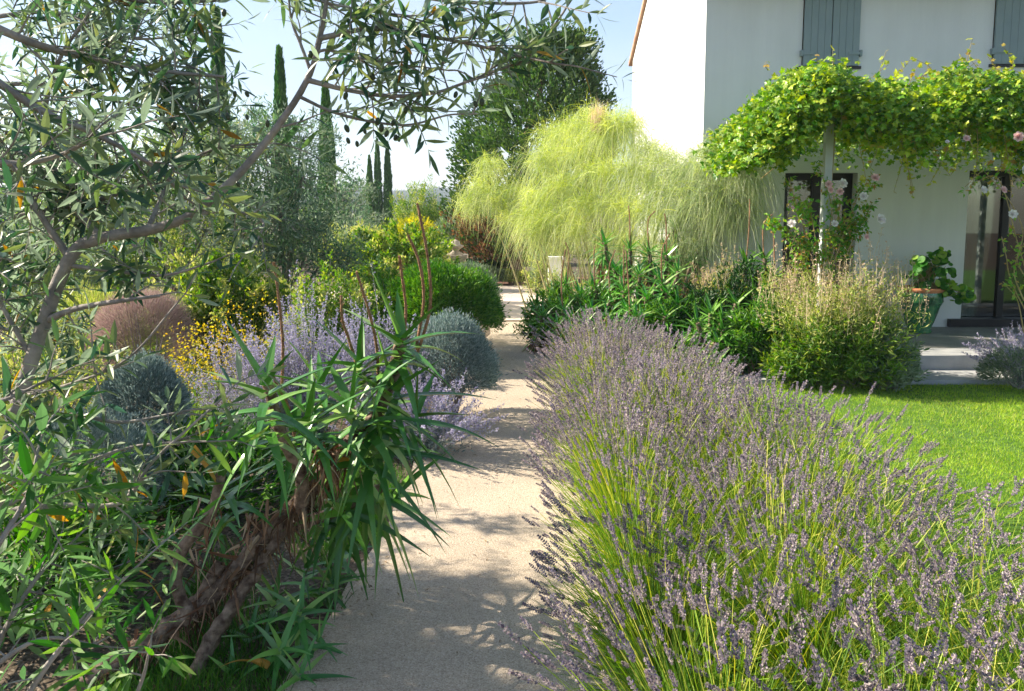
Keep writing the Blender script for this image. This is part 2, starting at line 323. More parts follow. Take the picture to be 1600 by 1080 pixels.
# ---------------------------------------------------------------- setting: ground, path, paving, lawn, terrace
def pathL(Y): return -.88+.058*Y
def sheet(mb, x0, x1, y0, y1, z, nx=1, ny=1, amp=0):
    xs = np.linspace(x0, x1, nx+1); ys = np.linspace(y0, y1, ny+1); X, Yy = np.meshgrid(xs, ys)
    Z = z+amp*(np.sin(X*1.7+1)*np.cos(Yy*1.3)+.5*np.sin(X*4.1)*np.sin(Yy*3.7))
    V = np.stack([X, Yy, Z+0*X], -1).reshape(-1, 3); i = np.arange(nx*ny); a = (i//nx)*(nx+1)+i % nx
    mb.add(V, np.stack([a, a+1, a+nx+2, a+nx+1], 1))
mb = MB()
xs = np.concatenate([np.linspace(-900, -20, 8), np.linspace(-14, 14, 40), np.linspace(20, 900, 8)]); ys = np.concatenate([np.linspace(-30, 30, 50), np.linspace(45, 1600, 12)])
X, Yy = np.meshgrid(xs, ys); Z = np.zeros_like(X)
Z = np.where(Yy > 60, -(Yy-60)*.006, 0)
V = np.stack([X, Yy, Z], -1).reshape(-1, 3); nx = len(xs)-1; i = np.arange(nx*(len(ys)-1)); a = (i//nx)*(nx+1)+i % nx
mb.add(V, np.stack([a, a+1, a+nx+2, a+nx+1], 1))
structure(mb.build('ground', M['soil']))
mb = MB(); yy = np.linspace(-2, 10.75, 60)
wl = .03*np.sin(yy*2.1)+.015*np.sin(yy*7.3); wr = .03*np.sin(yy*1.7+2)
V = np.concatenate([np.stack([pathL(yy)+wl, yy, 0*yy+.012], 1), np.stack([pathL(yy)+1.38+wr, yy, 0*yy+.012], 1)]); n_ = len(yy)
mb.add(V, [(i, i+n_, i+n_+1, i+1) for i in range(n_-1)])
structure(mb.build('path', M['path']))
mb = MB(); sheet(mb, -3.5, 2.1, 10.79, 15.6, .03); mb.box(-3.5, 2.1, 10.75, 10.79, -.02, .034)
structure(mb.build('crossing_paving', M['crosspave']))
mb = MB(); sheet(mb, -3.5, 2.2, 15.62, 18, .02, 30, 12, .01); structure(mb.build('mulch_bed', M['mulch']))
mb = MB(); sheet(mb, 1.15, 16, -1, 6.86, .008); structure(mb.build('lawn', M['turf']))
TZ = .17
mb = MB(); mb.box(1.8, 16, 7.42, 9.3, -.05, TZ); structure(mb.build('terrace', M['terrace']))
mb = MB(); xx = 1.9
while xx < 12:
    mb.box(xx, xx+1.492, 6.9, 7.41, -.05, .045); xx += 1.5
structure(mb.build('stone_step', M['slab']))
mb = MB(); xx = 1.2
while xx < 12:
    mb.box(xx, xx+1.79, 7.36, 7.42, .03, TZ+.012); mb.box(xx, xx+1.79, 7.42, 7.75, TZ-.02, TZ+.012); xx += 1.8
structure(mb.build('terrace_kerb', M['slab']))

def grasspatch(name, mat, N, x0, x1, y0, y1, ln, wd, keep=None, lab=None, bias=1.0):
    p = np.stack([U(x0, x1, N), y0+(y1-y0)*U(0, 1, N)**bias, np.zeros(N)], 1)
    if keep is not None: p = p[keep(p)]
    d = nrm(np.stack([rng.normal(0, .35, len(p)), rng.normal(0, .35, len(p)), np.ones(len(p))], 1)); mb = MB()
    strands(mb, p, d, U(.5, 1.2, len(p))*ln, wd, .25, 1 if ln < .06 else 3, 'flat')
    o = mb.build(name, mat); o['kind'] = 'stuff'; o['label'] = lab; o['category'] = 'grass'; return o
grasspatch('lawn_grass', M['grass'], 260000, 1.3, 5.6, 1.9, 6.88, .042, .0045, lab='short bright green lawn grass between the lavender and the house terrace', keep=lambda p: (p[:, 0]/p[:, 1] < .75) & (rng.random(len(p)) < .78+.3*np.sin(p[:, 0]*2.3+1)*np.sin(p[:, 1]*1.9)+.15*np.sin(p[:, 0]*7+p[:, 1]*5)))
grasspatch('path_side_grass', M['wildgrass'], 34000, -1.35, -.4, 2.2, 5.2, .11, .004, lab='loose green grass and weeds along the left edge of the path',
           keep=lambda p: (p[:, 0] < pathL(p[:, 1])-.02+.06*np.sin(p[:, 1]*9)) & (rng.random(len(p)) < .5+.5*np.sin(p[:, 1]*3+p[:, 0]*5)))
grasspatch('lawn_grass', M['drygrass'], 30000, 1.3, 5.6, 1.9, 6.93, .05, .004, lab='scattered yellowish taller blades and straw mixed through the lawn', keep=lambda p: (p[:, 0]/p[:, 1] < .75) & (rng.random(len(p)) < .35+.5*np.sin(p[:, 0]*3.1)*np.sin(p[:, 1]*2.7+1)))
# litter on the path
N = 2400; p = np.stack([U(-.9, .7, N), U(1.8, 9, N), np.full(N, .016)], 1); p = p[(p[:, 0] > pathL(p[:, 1])) & ((p[:, 0] < pathL(p[:, 1])+.12+.4*rng.random(len(p))**3) | (p[:, 0] > .45) | (rng.random(len(p)) < .12))]
mb = MB(); inst(mb, OLIVE_LO, p, frames(nrm(rng.normal(size=(len(p), 3))*np.array((1, 1, .15))), np.tile((0, 0, 1.), (len(p), 1))), U(.01, .035, len(p)))
o = mb.build('leaf_litter', M['debris']); tag(o, 'small dry leaves and crumbs scattered along the path edges', 'leaf litter', kind='stuff')

# ---------------------------------------------------------------- house
WY = 9.25
hx = P(1099, 200, WY)[0]
def back_depth():
    lo, hi = 10, 30
    for _ in range(40):
        mid = (lo+hi)/2
        d = P(988, 150, mid)[0]
        if d < hx: lo = mid
        else: hi = mid
    return lo
BY = back_depth(); eave = P(988, 95, BY)[2]; ridgeY = (WY+BY)/2; slope = .48; ridge = eave+slope*(BY-ridgeY)
HX1 = hx+13
print('house', hx, BY, eave, ridge)
house = thing('house', 'white rendered two-storey house with grey shutters behind the terrace', 'house', (hx+2, WY, 0))
# openings on the front: (x0,x1,z0,z1)
def fx(px, py=200): return P(px, py, WY)[0]
def fz(py, px=1300): return P(px, py, WY)[2]
ops = [(fx(1225, 330), fx(1338, 330), .35, fz(270)), (fx(1507, 400), fx(1507, 400)+2.2, TZ+.02, fz(266)),
       (fx(1254, 50), fx(1343, 50), fz(102), fz(102)+1.55), (fx(1552, 50), fx(1552, 50)+.72, fz(99), fz(102)+1.55)]
mb = MB()
cx = sorted({hx, HX1, *[o[0] for o in ops], *[o[1] for o in ops]}); cz = sorted({0, eave, *[o[2] for o in ops], *[o[3] for o in ops]})
for i in range(len(cx)-1):
    for j in range(len(cz)-1):
        mx_, mz_ = (cx[i]+cx[i+1])/2, (cz[j]+cz[j+1])/2
        if any(o[0] < mx_ < o[1] and o[2] < mz_ < o[3] for o in ops): continue
        mb.quad((cx[i], WY, cz[j]), (cx[i+1], WY, cz[j]), (cx[i+1], WY, cz[j+1]), (cx[i], WY, cz[j+1]))
for x0, x1, z0, z1 in ops:
    d = .26
    mb.quad((x0, WY, z0), (x0, WY+d, z0), (x0, WY+d, z1), (x0, WY, z1)); mb.quad((x1, WY, z0), (x1, WY, z1), (x1, WY+d, z1), (x1, WY+d, z0))
    mb.quad((x0, WY, z1), (x0, WY+d, z1), (x1, WY+d, z1), (x1, WY, z1)); mb.quad((x0, WY, z0), (x1, WY, z0), (x1, WY+d, z0), (x0, WY+d, z0))
for x in (hx, HX1):
    mb.add([(x, WY, 0), (x, BY, 0), (x, BY, eave), (x, ridgeY, ridge), (x, WY, eave)], [(0, 1, 2), (0, 2, 3), (0, 3, 4)])
mb.quad((hx, BY, 0), (HX1, BY, 0), (HX1, BY, eave), (hx, BY, eave))
mb.build('wall', M['render'], house)
# roof: corrugated clay tiles
mb = MB(); xs = np.linspace(hx-.05, HX1+.05, 520)
for y0, z0, y1, z1 in ((WY-.35, eave-.35*slope+.03, ridgeY, ridge+.03), (BY+.2, eave-.2*slope+.03, ridgeY, ridge+.03)):
    zz = .045*np.abs(np.sin((xs-hx)*math.pi/.2)); V = []
    for t_ in (0, 1):
        V.append(np.stack([xs, np.full_like(xs, y0+(y1-y0)*t_), z0+(z1-z0)*t_+zz+.05], 1))
    for t_ in (0, 1):
        V.append(np.stack([xs, np.full_like(xs, y0+(y1-y0)*t_), np.full_like(xs, z0+(z1-z0)*t_)], 1))
    k = len(xs); V = np.concatenate(V); F = [(i, i+1, k+i+1, k+i) for i in range(k-1)]+[(2*k+i, 3*k+i, 3*k+i+1, 2*k+i+1) for i in range(k-1)]+[(0, k, 3*k, 2*k), (k-1, 3*k-1, 4*k-1, 2*k-1)]+[(i, 2*k+i, 2*k+i+1, i+1) for i in range(k-1)]
    mb.add(V, F)
mb.build('roof', M['tile'], house)
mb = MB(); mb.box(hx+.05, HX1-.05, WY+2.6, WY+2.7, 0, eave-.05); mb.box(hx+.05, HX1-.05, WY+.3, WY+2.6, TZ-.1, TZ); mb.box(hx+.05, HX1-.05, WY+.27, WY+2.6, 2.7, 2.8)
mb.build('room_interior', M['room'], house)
def glazed(name, x0, x1, z0, z1, nleaf, fw, curtain):
    y = WY+.14; f = MB()
    f.box(x0, x1, y, y+.07, z1-fw, z1); f.box(x0, x1, y, y+.07, z0, z0+fw); f.box(x0, x0+fw, y, y+.07, z0+fw, z1-fw); f.box(x1-fw, x1, y, y+.07, z0+fw, z1-fw)
    for k in range(1, nleaf):
        xm = x0+(x1-x0)*k/nleaf; f.box(xm-fw*.55, xm+fw*.55, y-.003, y+.067, z0+fw, z1-fw)
    wn = f.build(name, M['blackframe'], house); MB().box(x0+fw, x1-fw, y+.03, y+.036, z0+fw, z1-fw).build('pane', M['glass'], wn)
    if curtain:
        c = MB(); xs = np.linspace(x0+fw, x1-fw, 160); ys = y+.25+.03*np.sin(xs*38)+.012*np.sin(xs*91)
        V = np.concatenate([np.stack([xs, ys, xs*0+z0+.02], 1), np.stack([xs, ys, xs*0+z1], 1)]); k = len(xs)
        c.add(V, [(i, i+1, k+i+1, k+i) for i in range(k-1)]); c.build('curtain', M['curtain'], wn, True)
    return wn
glazed('window', *ops[0], 2, .085, False)
dr = glazed('glass_door', ops[1][0], ops[1][1], ops[1][2], ops[1][3], 4, .07, True)
MB().box(ops[1][0]-.16, ops[1][1], WY-.05, WY+.13, TZ+.005, TZ+.10).build('threshold', M['blackframe'], dr)
for k, (x0, x1, z0, z1) in enumerate(ops[2:]):
    for j in range(2):
        a_, b_ = (x0+.008, (x0+x1)/2-.004) if j == 0 else ((x0+x1)/2+.004, x1-.008); m_ = MB(); npl = 4; wpl = (b_-a_)/npl
        for q in range(npl): m_.box(a_+q*wpl+.0015, a_+(q+1)*wpl-.0015, WY-.035, WY-.004, z0-.01, z1)
        s_ = m_.build('shutter', M['greyshutter'], house)
        for zz in (z0+.13, z1-.16):
            h = MB(); h.box(a_-.02 if j == 0 else b_-.12, a_+.12 if j == 0 else b_+.02, WY-.043, WY-.036, zz-.018, zz+.018); 
            xk = a_-.02 if j == 0 else b_+.02; h.box(xk-.012, xk+.012, WY-.05, WY+.002, zz-.035, zz+.035)
            h.build('hinge', M['greyshutter'], s_)
    MB().box(x0-.03, x1+.03, WY-.02, WY+.2, z0-.045, z0-.012).build('sill', M['blackframe'], house)

# ---------------------------------------------------------------- pergola and grapevine
PY = 7.15
px_ = P(1291, 300, PY)[0]; ptop = P(1291, 150, PY)[2]
perg = thing('pergola', 'pale metal pergola frame carrying the grapevine over the terrace', 'pergola', (px_, PY, 0))
for x in (px_, px_+4.2):
    MB().box(x-.034, x+.034, PY-.034, PY+.034, .1, ptop-.08).build('post', M['post'], perg)
m_ = MB(); m_.box(2.75, 12, PY-.04, PY+.04, ptop-.08, ptop); m_.box(2.5, 12, WY-.09, WY-.01, ptop-.08, ptop); m_.build('beam', M['post'], perg)
for k in range(9):
    x = 2.8+k*1.1; MB().box(x-.025, x+.025, PY+.04, WY-.09, ptop-.07, ptop-.01).build('rafter', M['post'], perg)
vine = thing('grapevine', 'dense yellow-green grapevine spilling over the pergola edge', 'vine', (px_+.1, PY+.1, 0))
VX0 = P(1165, 200, PY)[0]; 
N = 36000
x = VX0+(U(0, 1, N)**1.05)*(9.2-VX0)
# height envelope: thick mat; left end falls lower
lump = .13*np.sin(x*5.1)+.09*np.sin(x*11.7+1)+.06*np.sin(x*23)
e0 = np.clip((x-VX0)/.8, 0, 1)
ztop = P(1300, 128, PY)[2]+lump*.55-.40*(1-e0)**2.2
zbot = P(1300, 236, PY)[2]+lump*.8-.10*(1-e0)+.10*np.exp(-((x-3.0)/.5)**2)
fr_ = rng.random(N); y = np.where(fr_ < .52, PY-.20+rng.normal(0, .13, N), U(PY-.2, WY-.15, N))
z = np.where(fr_ < .52, zbot+(ztop-zbot)*U(0, 1, N), np.where(rng.random(N) < .6, ztop-U(0, .25, N), zbot+.04+U(0, .25, N)))
y = y-.16*np.sin((z-zbot)/np.maximum(ztop-zbot, .1)*math.pi)*(fr_ < .52)
pp = np.stack([x, y, z], 1)
N2 = 6500; x2 = P(1130, 250, PY)[0]+rng.random(N2)*.8; zz2 = rng.random(N2)
pp2 = np.stack([x2+rng.normal(0, .05, N2), PY-.1+rng.normal(0, .28, N2), P(1130, 275, PY)[2]+(x2-x2.min())*.95+zz2*.38], 1)
pp2 = pp2[pp2[:, 2] < ptop+.2]
pp = np.concatenate([pp, pp2]); nd = nrm(np.stack([rng.normal(-.3, .5, len(pp)), rng.normal(-.6, .4, len(pp)), rng.normal(-.2, .6, len(pp))], 1))
hint = nrm(np.stack([rng.normal(-.2, .4, len(pp)), rng.normal(-.6, .4, len(pp)), rng.normal(.8, .4, len(pp))], 1))
mb = MB(); inst(mb, VINE, pp, frames(nd, hint), U(.035, .082, len(pp))); mb.build('foliage', M['vine'], vine)
# tips: bushes of small new leaves on top and hanging shoots
tm = MB(); st = MB()
def shoot(pts, every=.045, size=.05, mbl=tm, mbs=st, r=.004, T=VINE):
    p = tube(mbs, pts, r, r*.5, 5, 5); seglen = np.linalg.norm(np.diff(p, axis=0), axis=1).sum(); k = max(2, int(seglen/every))
    ii = np.clip((np.linspace(.1, 1, k)*(len(p)-1)), 0, len(p)-1.001); a_ = ii.astype(int); q = p[a_]+(p[a_+1]-p[a_])*(ii-a_)[:, None]
    inst(mbl, T, q, frames(nrm(randdir(k)+np.array((0, -.3, 0))), nrm(randdir(k)*.5+np.array((0, -.5, .8)))), U(.6, 1.3, k)*size)
for k in range(95):
    x = U(VX0+.1, 8.5); e_ = min(1, (x-VX0)/.95); zt = P(1300, 130, PY)[2]-.38*(1-e_)**2.2; y = U(PY-.3, PY+.6); b0 = np.array((x, y, zt))
    shoot([b0, b0+[U(-.08, .08), U(-.1, 0), U(.05, .12)], b0+[U(-.16, .16), U(-.16, 0), U(.1, .26)]], .03, .055)
for (a1, a2, a3) in [((1418, 180), (1450, 225), (1485, 275)), ((1310, 150), (1315, 185), (1312, 205)), ((1378, 180), (1375, 220), (1360, 262)), ((1500, 150), (1480, 185), (1520, 195)), ((1550, 160), (1545, 200), (1552, 250)), ((1200, 110), (1195, 102), (1198, 96)), ((1505, 130), (1512, 90), (1520, 60)), ((1300, 120), (1302, 95), (1301, 78)),
                     ((1425, 190), (1430, 230), (1440, 262)), ((1345, 160), (1350, 200), (1362, 235)), ((1330, 140), (1290, 165), (1260, 150)), ((1580, 130), (1570, 190), (1590, 230)), ((1470, 160), (1462, 205), (1458, 235))]:
    shoot([P(*a1, PY-.25), P(*a2, PY-.35), P(*a3, PY-.38)], .05, .065)
for k in range(46):
    x = U(px_-.1, 7.6); z0 = P(1300, 215, PY)[2]; y = PY-U(.1, .42); l_ = U(.15, .55); sx = U(-.25, .25)
    shoot([(x, y, z0+.1), (x+sx*.4, y-.06, z0-l_*.4), (x+sx, y-.04, z0-l_)], .05, .058)
tm.build('young_leaves', M['vine_tip'], vine)
tube(st, [P(1235, 240, PY+.3), P(1210, 262, 7.9), P(1188, 280, 8.4)], .008, .006, 6)
for k in range(6): x = 2.6+k; tube(st, [(x, PY+U(0, 1), ptop+.02), (x+.6, PY+U(0, 1.5), ptop+.05), (x+1.5, PY+U(0, 1), ptop+.02)], .02, .012, 6)
tube(st, [(px_+.07, PY+.05, .1), (px_+.05, PY+.07, 1.2), (px_+.08, PY+.05, ptop)], .018, .014, 7)
st.build('stem', M['rosecane'], vine)

# ---------------------------------------------------------------- roses
def rose_mesh():
    mb = MB()
    for ring, (n_, el, s) in enumerate([(7, 0, 1.0), (7, 28, .85), (6, 52, .7), (5, 75, .5)]):
        for k in range(n_):
            a_ = 2*math.pi*(k+ring*.37)/n_; ce, se = math.cos(R_(el)), math.sin(R_(el))
            d = np.array([[math.cos(a_)*ce, math.sin(a_)*ce, se]]); inst(mb, tmpl([(0, .3), (.5, .7), (.85, .6), (1, .2)], .3, -.35), np.zeros((1, 3)), frames(d, np.array([[-math.cos(a_)*se, -math.sin(a_)*se, ce]])), s)
    return mb
def mesh_only(mb, name, mat):
    o = mb.build(name, mat); me = o.data; off = ORG[o.name]
    bpy.data.objects.remove(o)
    me.transform(Matrix.Translation(Vector(off))); return me
rose_w = mesh_only(rose_mesh(), 'flower', M['petal']); rose_p = mesh_only(rose_mesh(), 'flower', M['petal_pink'])
def flower_at(root, p, s, pink):
    d = Vector((random.uniform(-.4, .4), -1, random.uniform(.1, .7)))
    mt = d.to_track_quat('Z', 'Y').to_matrix().to_4x4()@Matrix.Scale(s, 4); mt.translation = Vector(p); place(rose_p if pink else rose_w, 'flower', root, mt)
def rose_bush(name, label, canes, flowers, Y, leafs, base):
    t_ = thing(name, label, 'rose', base); cb = MB(); lb = MB()
    for c in canes:
        pts = [P(*q, Y+random.uniform(-.06, .06)) for q in c]; p = tube(cb, pts, .006, .003, 5, 6)
        k = leafs; ii = np.linspace(.15, 1, k)*(len(p)-1.01); a_ = ii.astype(int); q = p[a_]+(p[a_+1]-p[a_])*(ii-a_)[:, None]
        D = randdir(k); q = np.repeat(q, 5, 0); D5 = np.repeat(D, 5, 0)*U(.02, .10, 5*k)[:, None]
        inst(lb, BROAD_LO, q+D5, frames(randdir(5*k)+np.array((0, -.2, -.1)), nrm(randdir(5*k)*.6+np.array((-.2, -.4, .8)))), U(.03, .06, 5*k))
    cb.build('cane', M['rosecane'], t_); lb.build('foliage', M['rose_leaf'], t_)
    for (fx_, fy_, s, pk) in flowers: flower_at(t_, P(fx_, fy_, Y-.12), s, pk)
    return t_
rose_bush('climbing_rose', 'climbing rose with white and pale pink blooms round the pergola post', [
    ((1290, 460), (1285, 400), (1300, 330), (1280, 262)), ((1280, 460), (1262, 380), (1245, 320), (1232, 278)), ((1270, 440), (1240, 370), (1215, 352), (1200, 348)), ((1295, 440), (1305, 380), (1330, 350), (1345, 340)),
    ((1300, 420), (1320, 360), (1345, 298), (1368, 285)), ((1300, 450), (1335, 370), (1350, 345), (1360, 320)), ((1285, 440), (1270, 350), (1262, 320), (1250, 330)), ((1300, 440), (1290, 370), (1312, 350), (1300, 300)), ((1290, 450), (1310, 390), (1322, 378), (1330, 372)), ((1240, 440), (1250, 400), (1262, 385), (1230, 372))],
    [(1316, 287, .045, 0), (1312, 300, .035, 1), (1295, 288, .035, 1), (1304, 350, .032, 0), (1237, 350, .04, 0), (1349, 307, .04, 0), (1375, 343, .05, 0), (1367, 278, .04, 1), (1297, 297, .03, 1), (1353, 370, .03, 1), (1238, 325, .02, 1)], PY-.12, 42, G(1290, 470, 0)*[1, 0, 0]+[0, PY-.1, 0])
rose_bush('climbing_rose', 'rambling rose with yellow-green leaves beside the glass door', [
    ((1600, 470), (1585, 430), (1590, 400), (1598, 360), (1575, 310), (1540, 270)), ((1610, 500), (1580, 440), (1572, 400), (1565, 370)), ((1620, 480), (1590, 380), (1560, 280), (1515, 290)), ((1600, 520), (1590, 470), (1575, 450), (1567, 440)), ((1620, 460), (1590, 410), (1600, 380)), ((1620, 300), (1580, 270), (1540, 265), (1508, 292))],
    [(1536, 297, .035, 0), (1567, 297, .035, 1), (1582, 335, .04, 0), (1591, 214, .045, 1), (1510, 217, .03, 1), (1600, 267, .05, 0), (1480, 222, .018, 0)], 6.6, 7, (4.3, 6.6, 0))

# ---------------------------------------------------------------- pot with geranium
pc = G(1432, 516, TZ); pc[1] = 8.85; pc[0] = P(1436, 500, 8.85)[0]; pc[2] = TZ
ph = P(1436, 450, 8.75)[2]-TZ
t_ = thing('glazed_pot', 'green glazed urn-shaped garden pot with bare terracotta rim on the terrace', 'pot', pc)
k = .235; mb = MB(); lathe(mb, [(0, .001), (.55*k, .0), (.6*k, .02), (.52*k, .05), (.66*k, .12*ph/.5), (.9*k, .30*ph/.5), (1.0*k, .36), (1.02*k, ph*.7), (.98*k, ph*.86), (.96*k, ph-.05)], pc, 40)
mb.build('body', M['glaze'], t_, True)
mb = MB(); lathe(mb, [(.96*k, ph-.05), (1.0*k, ph-.045), (1.05*k, ph-.02), (1.03*k, ph), (.92*k, ph+.003), (.9*k, ph-.06)], pc, 40); mb.build('rim', M['terracotta'], t_, True)
mb = MB(); lathe(mb, [(.91*k, ph-.045), (0, ph-.04)], pc, 20); mb.build('soil', M['soil'], t_)
t_ = thing('geranium', 'geranium with round scalloped leaves growing in the green glazed pot', 'plant', pc+[0, 0, ph-.04]); lb = MB(); sb = MB()
for k in range(58):
    a_ = U(0, 6.28); tip = P(U(1425, 1478), U(398, 462), 8.85+U(-.2, .1))
    if k < 14: tip = P(U(1455, 1508), U(440, 470), 8.7+U(-.1, .1))
    b0 = pc+[U(-.12, .12), U(-.12, .12), ph-.05]; tube(sb, [b0, (b0+tip)/2+[0, 0, .08], tip], .007, .003, 5, 4)
    n3 = 4; inst(lb, ROUND, tip+rng.normal(0, .035, (n3, 3)), frames(nrm(randdir(n3)+[.3, -.3, 0]), nrm(randdir(n3)*.4+[-.4, -.7, .7])), U(.045, .10, n3))
lb.build('foliage', M['geranium'], t_); sb.build('stem', M['rosecane'], t_)

# ---------------------------------------------------------------- generic plants
def shell_pts(c, r, n, thick=.25, zmin=-.2, lump=.06, freq=5):
    d = randdir(n*2); d = d[d[:, 2] > zmin][:n]; ph_ = U(0, 6, 3)
    f = 1+lump*(np.sin(d[:, 0]*freq+ph_[0])+np.sin(d[:, 1]*freq*1.3+ph_[1])+np.sin(d[:, 2]*freq*1.7+ph_[2]))
    rad = (1-thick*rng.random(len(d))**1.5)*f
    return np.asarray(c)+d*rad[:, None]*np.asarray(r), d
def dome(name, label, cat, c, r, mat, n, T, size, thick=.25, out=.7, lump=.04, stem=True, group=None, part='foliage', zmin=-.25, asp=1.0, up=.2):
    t_ = thing(name, label, cat, (c[0], c[1], 0), group)
    p, d = shell_pts(c, r, n, thick, zmin, lump); k = len(p); rag = 1+rng.normal(0, .035, k)+.16*rng.random(k)**10; p = c+(p-np.asarray(c))*rag[:, None]; dd = nrm(d*out+randdir(k)*(1-out)+np.array((0, 0, up)))
    mb = MB(); s = U(.6, 1.25, k)*size; inst(mb, T, p, frames(dd), np.stack([s*asp, s, s], 1)); mb.build(part, mat, t_)
    if stem:
        sb = MB()
        for q in range(14):
            dq = randdir(1)[0]; dq[2] = abs(dq[2])+.3; dq /= np.linalg.norm(dq); e = np.asarray(c)+dq*np.asarray(r)*.8; b0 = np.array((c[0]+U(-.05, .05), c[1]+U(-.05, .05), 0)); tube(sb, [b0, (b0+e)/2+[0, 0, -.05], e], .012, .004, 5, 4)
        sb.build('stem', M['bark'], t_)
    return t_
def crown_tree(name, label, cat, base, clumps, mats, per, T, size, trunk_r=.1, spread=1.0, up=0.0, group=None, barkm='bark'):
    t_ = thing(name, label, cat, base, group); tb = MB(); base = np.asarray(base, float); cs = np.array([c[0] for c in clumps]); top = cs.mean(0)
    fork = base+(top-base)*.35; tube(tb, [base-[0, 0, .05], base+(fork-base)*.5+[.03, .02, 0], fork], trunk_r, trunk_r*.7, 9, 6, .06)
    tb.build('trunk', M[barkm], t_, True); lb = [MB() for _ in mats]; bb = MB()
    for c, r in clumps:
        c = np.asarray(c); mid = (fork+c)/2+[0, 0, -.1]; tube(bb, [fork, mid, c], trunk_r*.4, .01, 6, 5)
        r = np.asarray(r, float)*np.ones(3); n_ = int(per*(r[0]*r[2])/(.3*.3))
        # sub-clumps: sprays
        ns = max(6, n_//45); sd_ = randdir(ns); rad = rng.random(ns)**.45; sc_ = c+sd_*rad[:, None]*r
        tw = MB()
        for s_i in range(ns):
            m_ = n_//ns; o_ = rng.normal(0, 1, (m_, 3)); o_ = o_*(.16*r*(1+.5*rng.random()))*spread; p = sc_[s_i]+o_; dd = nrm(sd_[s_i]*.6+randdir(m_)*.7+np.array((0, 0, up)))
            k = s_i % len(mats); inst(lb[k], T, p, frames(dd, nrm(randdir(m_)+[0, -.2, .5])), U(.6, 1.3, m_)*size)
        k = min(ns, 40); D = sc_[:k]-c; strands(bb, np.tile(c, (k, 1)), D, np.linalg.norm(D, axis=1), .012, .05, 3, 'tube', [1, .7, .5, .3])
    for k, q in enumerate(lb): q.build('crown', M[mats[k]], t_)
    bb.build('branches', M[barkm], t_, True)
    return t_

def wildbush(name, label, cat, c, r, mat, n, T, size, group=None, nsh=110, mat2=None):
    t_ = thing(name, label, cat, (c[0], c[1], 0), group); c = np.asarray(c, float); r = np.asarray(r, float); lb = MB(); l2 = MB(); sb = MB()
    d = randdir(nsh*2); d = d[d[:, 2] > -.35][:nsh]; m_ = len(d); e = c+d*r*U(.70, 1.22, m_)[:, None]; b0 = np.array((c[0], c[1], max(0, c[2]-r[2]*.9)))+rng.normal(0, .18, (m_, 3))*r*[1, 1, .2]
    D = e-b0; tip, T_, C, TT = strands(sb, b0, D+[0, 0, .1*r[2]], np.linalg.norm(D, axis=1), .012, .08, 6, 'tube', [1, .8, .7, .6, .5, .4, .3], wob=.05)
    si = rng.integers(0, m_, n); u = (1-rng.random(n)**1.4*.62)*5.99; a_ = u.astype(int); q = C[si, a_]+(C[si, a_+1]-C[si, a_])*(u-a_)[:, None]; q = q+rng.normal(0, 1, (n, 3))*(r.mean()*.045+size*.4)*(1.5-u/6)[:, None]
    dd = nrm(TT[si, a_]*.8+randdir(n)*.8+[0, 0, .1]); s = U(.6, 1.3, n)*size; g2 = (si % 4 == 0) if mat2 else np.zeros(n, bool)
    inst(lb, T, q[~g2], frames(dd[~g2], nrm(randdir(n)+[-.2, -.2, .6])[~g2]), s[~g2]); inst(l2, T, q[g2], frames(dd[g2]), s[g2])
    lb.build('foliage', M[mat], t_)
    if mat2: l2.build('pale_foliage', M[mat2], t_)
    sb.build('stem', M['bark'], t_); return t_

# ---------------------------------------------------------------- lavender hedge
lav = thing('lavender_hedge', 'long hedge of grey-purple lavender spikes along the right of the path', 'lavender', (.95, 4, 0))
def spike_t(wh, nb, r=.11):
    V = []; F = []
    for i in range(wh):
        y = .06+.88*i/(wh-1); rr = r*(1-.5*abs(y-.4)**1.5*1.6)*(.75+.4*((i*7) % 3)/2)
        if i == 0: rr *= .8
        for k in range(nb):
            a_ = 2*math.pi*(k+.5*(i % 2))/nb+.3*i; c, s = math.cos(a_), math.sin(a_); h = .62/wh; b = len(V)
            V += [(c*rr*.15, y-h*.5, s*rr*.15), (c*rr-s*.05, y+h*.15, s*rr+c*.05), (c*rr*.85, y+h*1.1, s*rr*.85), (c*rr+s*.05, y+h*.15, s*rr-c*.05)]
            F += [(b, b+1, b+2), (b, b+2, b+3)]
    b = len(V); V += [(0, 1.04, 0), (.05, .8, 0), (-.03, .8, .04), (-.03, .8, -.04)]; F += [(b, b+1, b+2), (b, b+2, b+3), (b, b+3, b+1)]
    return np.array(V), np.array(F)
SPK = [spike_t(8, 6), spike_t(7, 6, .13), spike_t(9, 5, .1)]; SPKL = [spike_t(5, 5, .14), spike_t(6, 4, .13)]
stemB, leafB, spkB = MB(), MB(), MB(); cand = []
Yc = np.arange(.75, 7.5, .42)
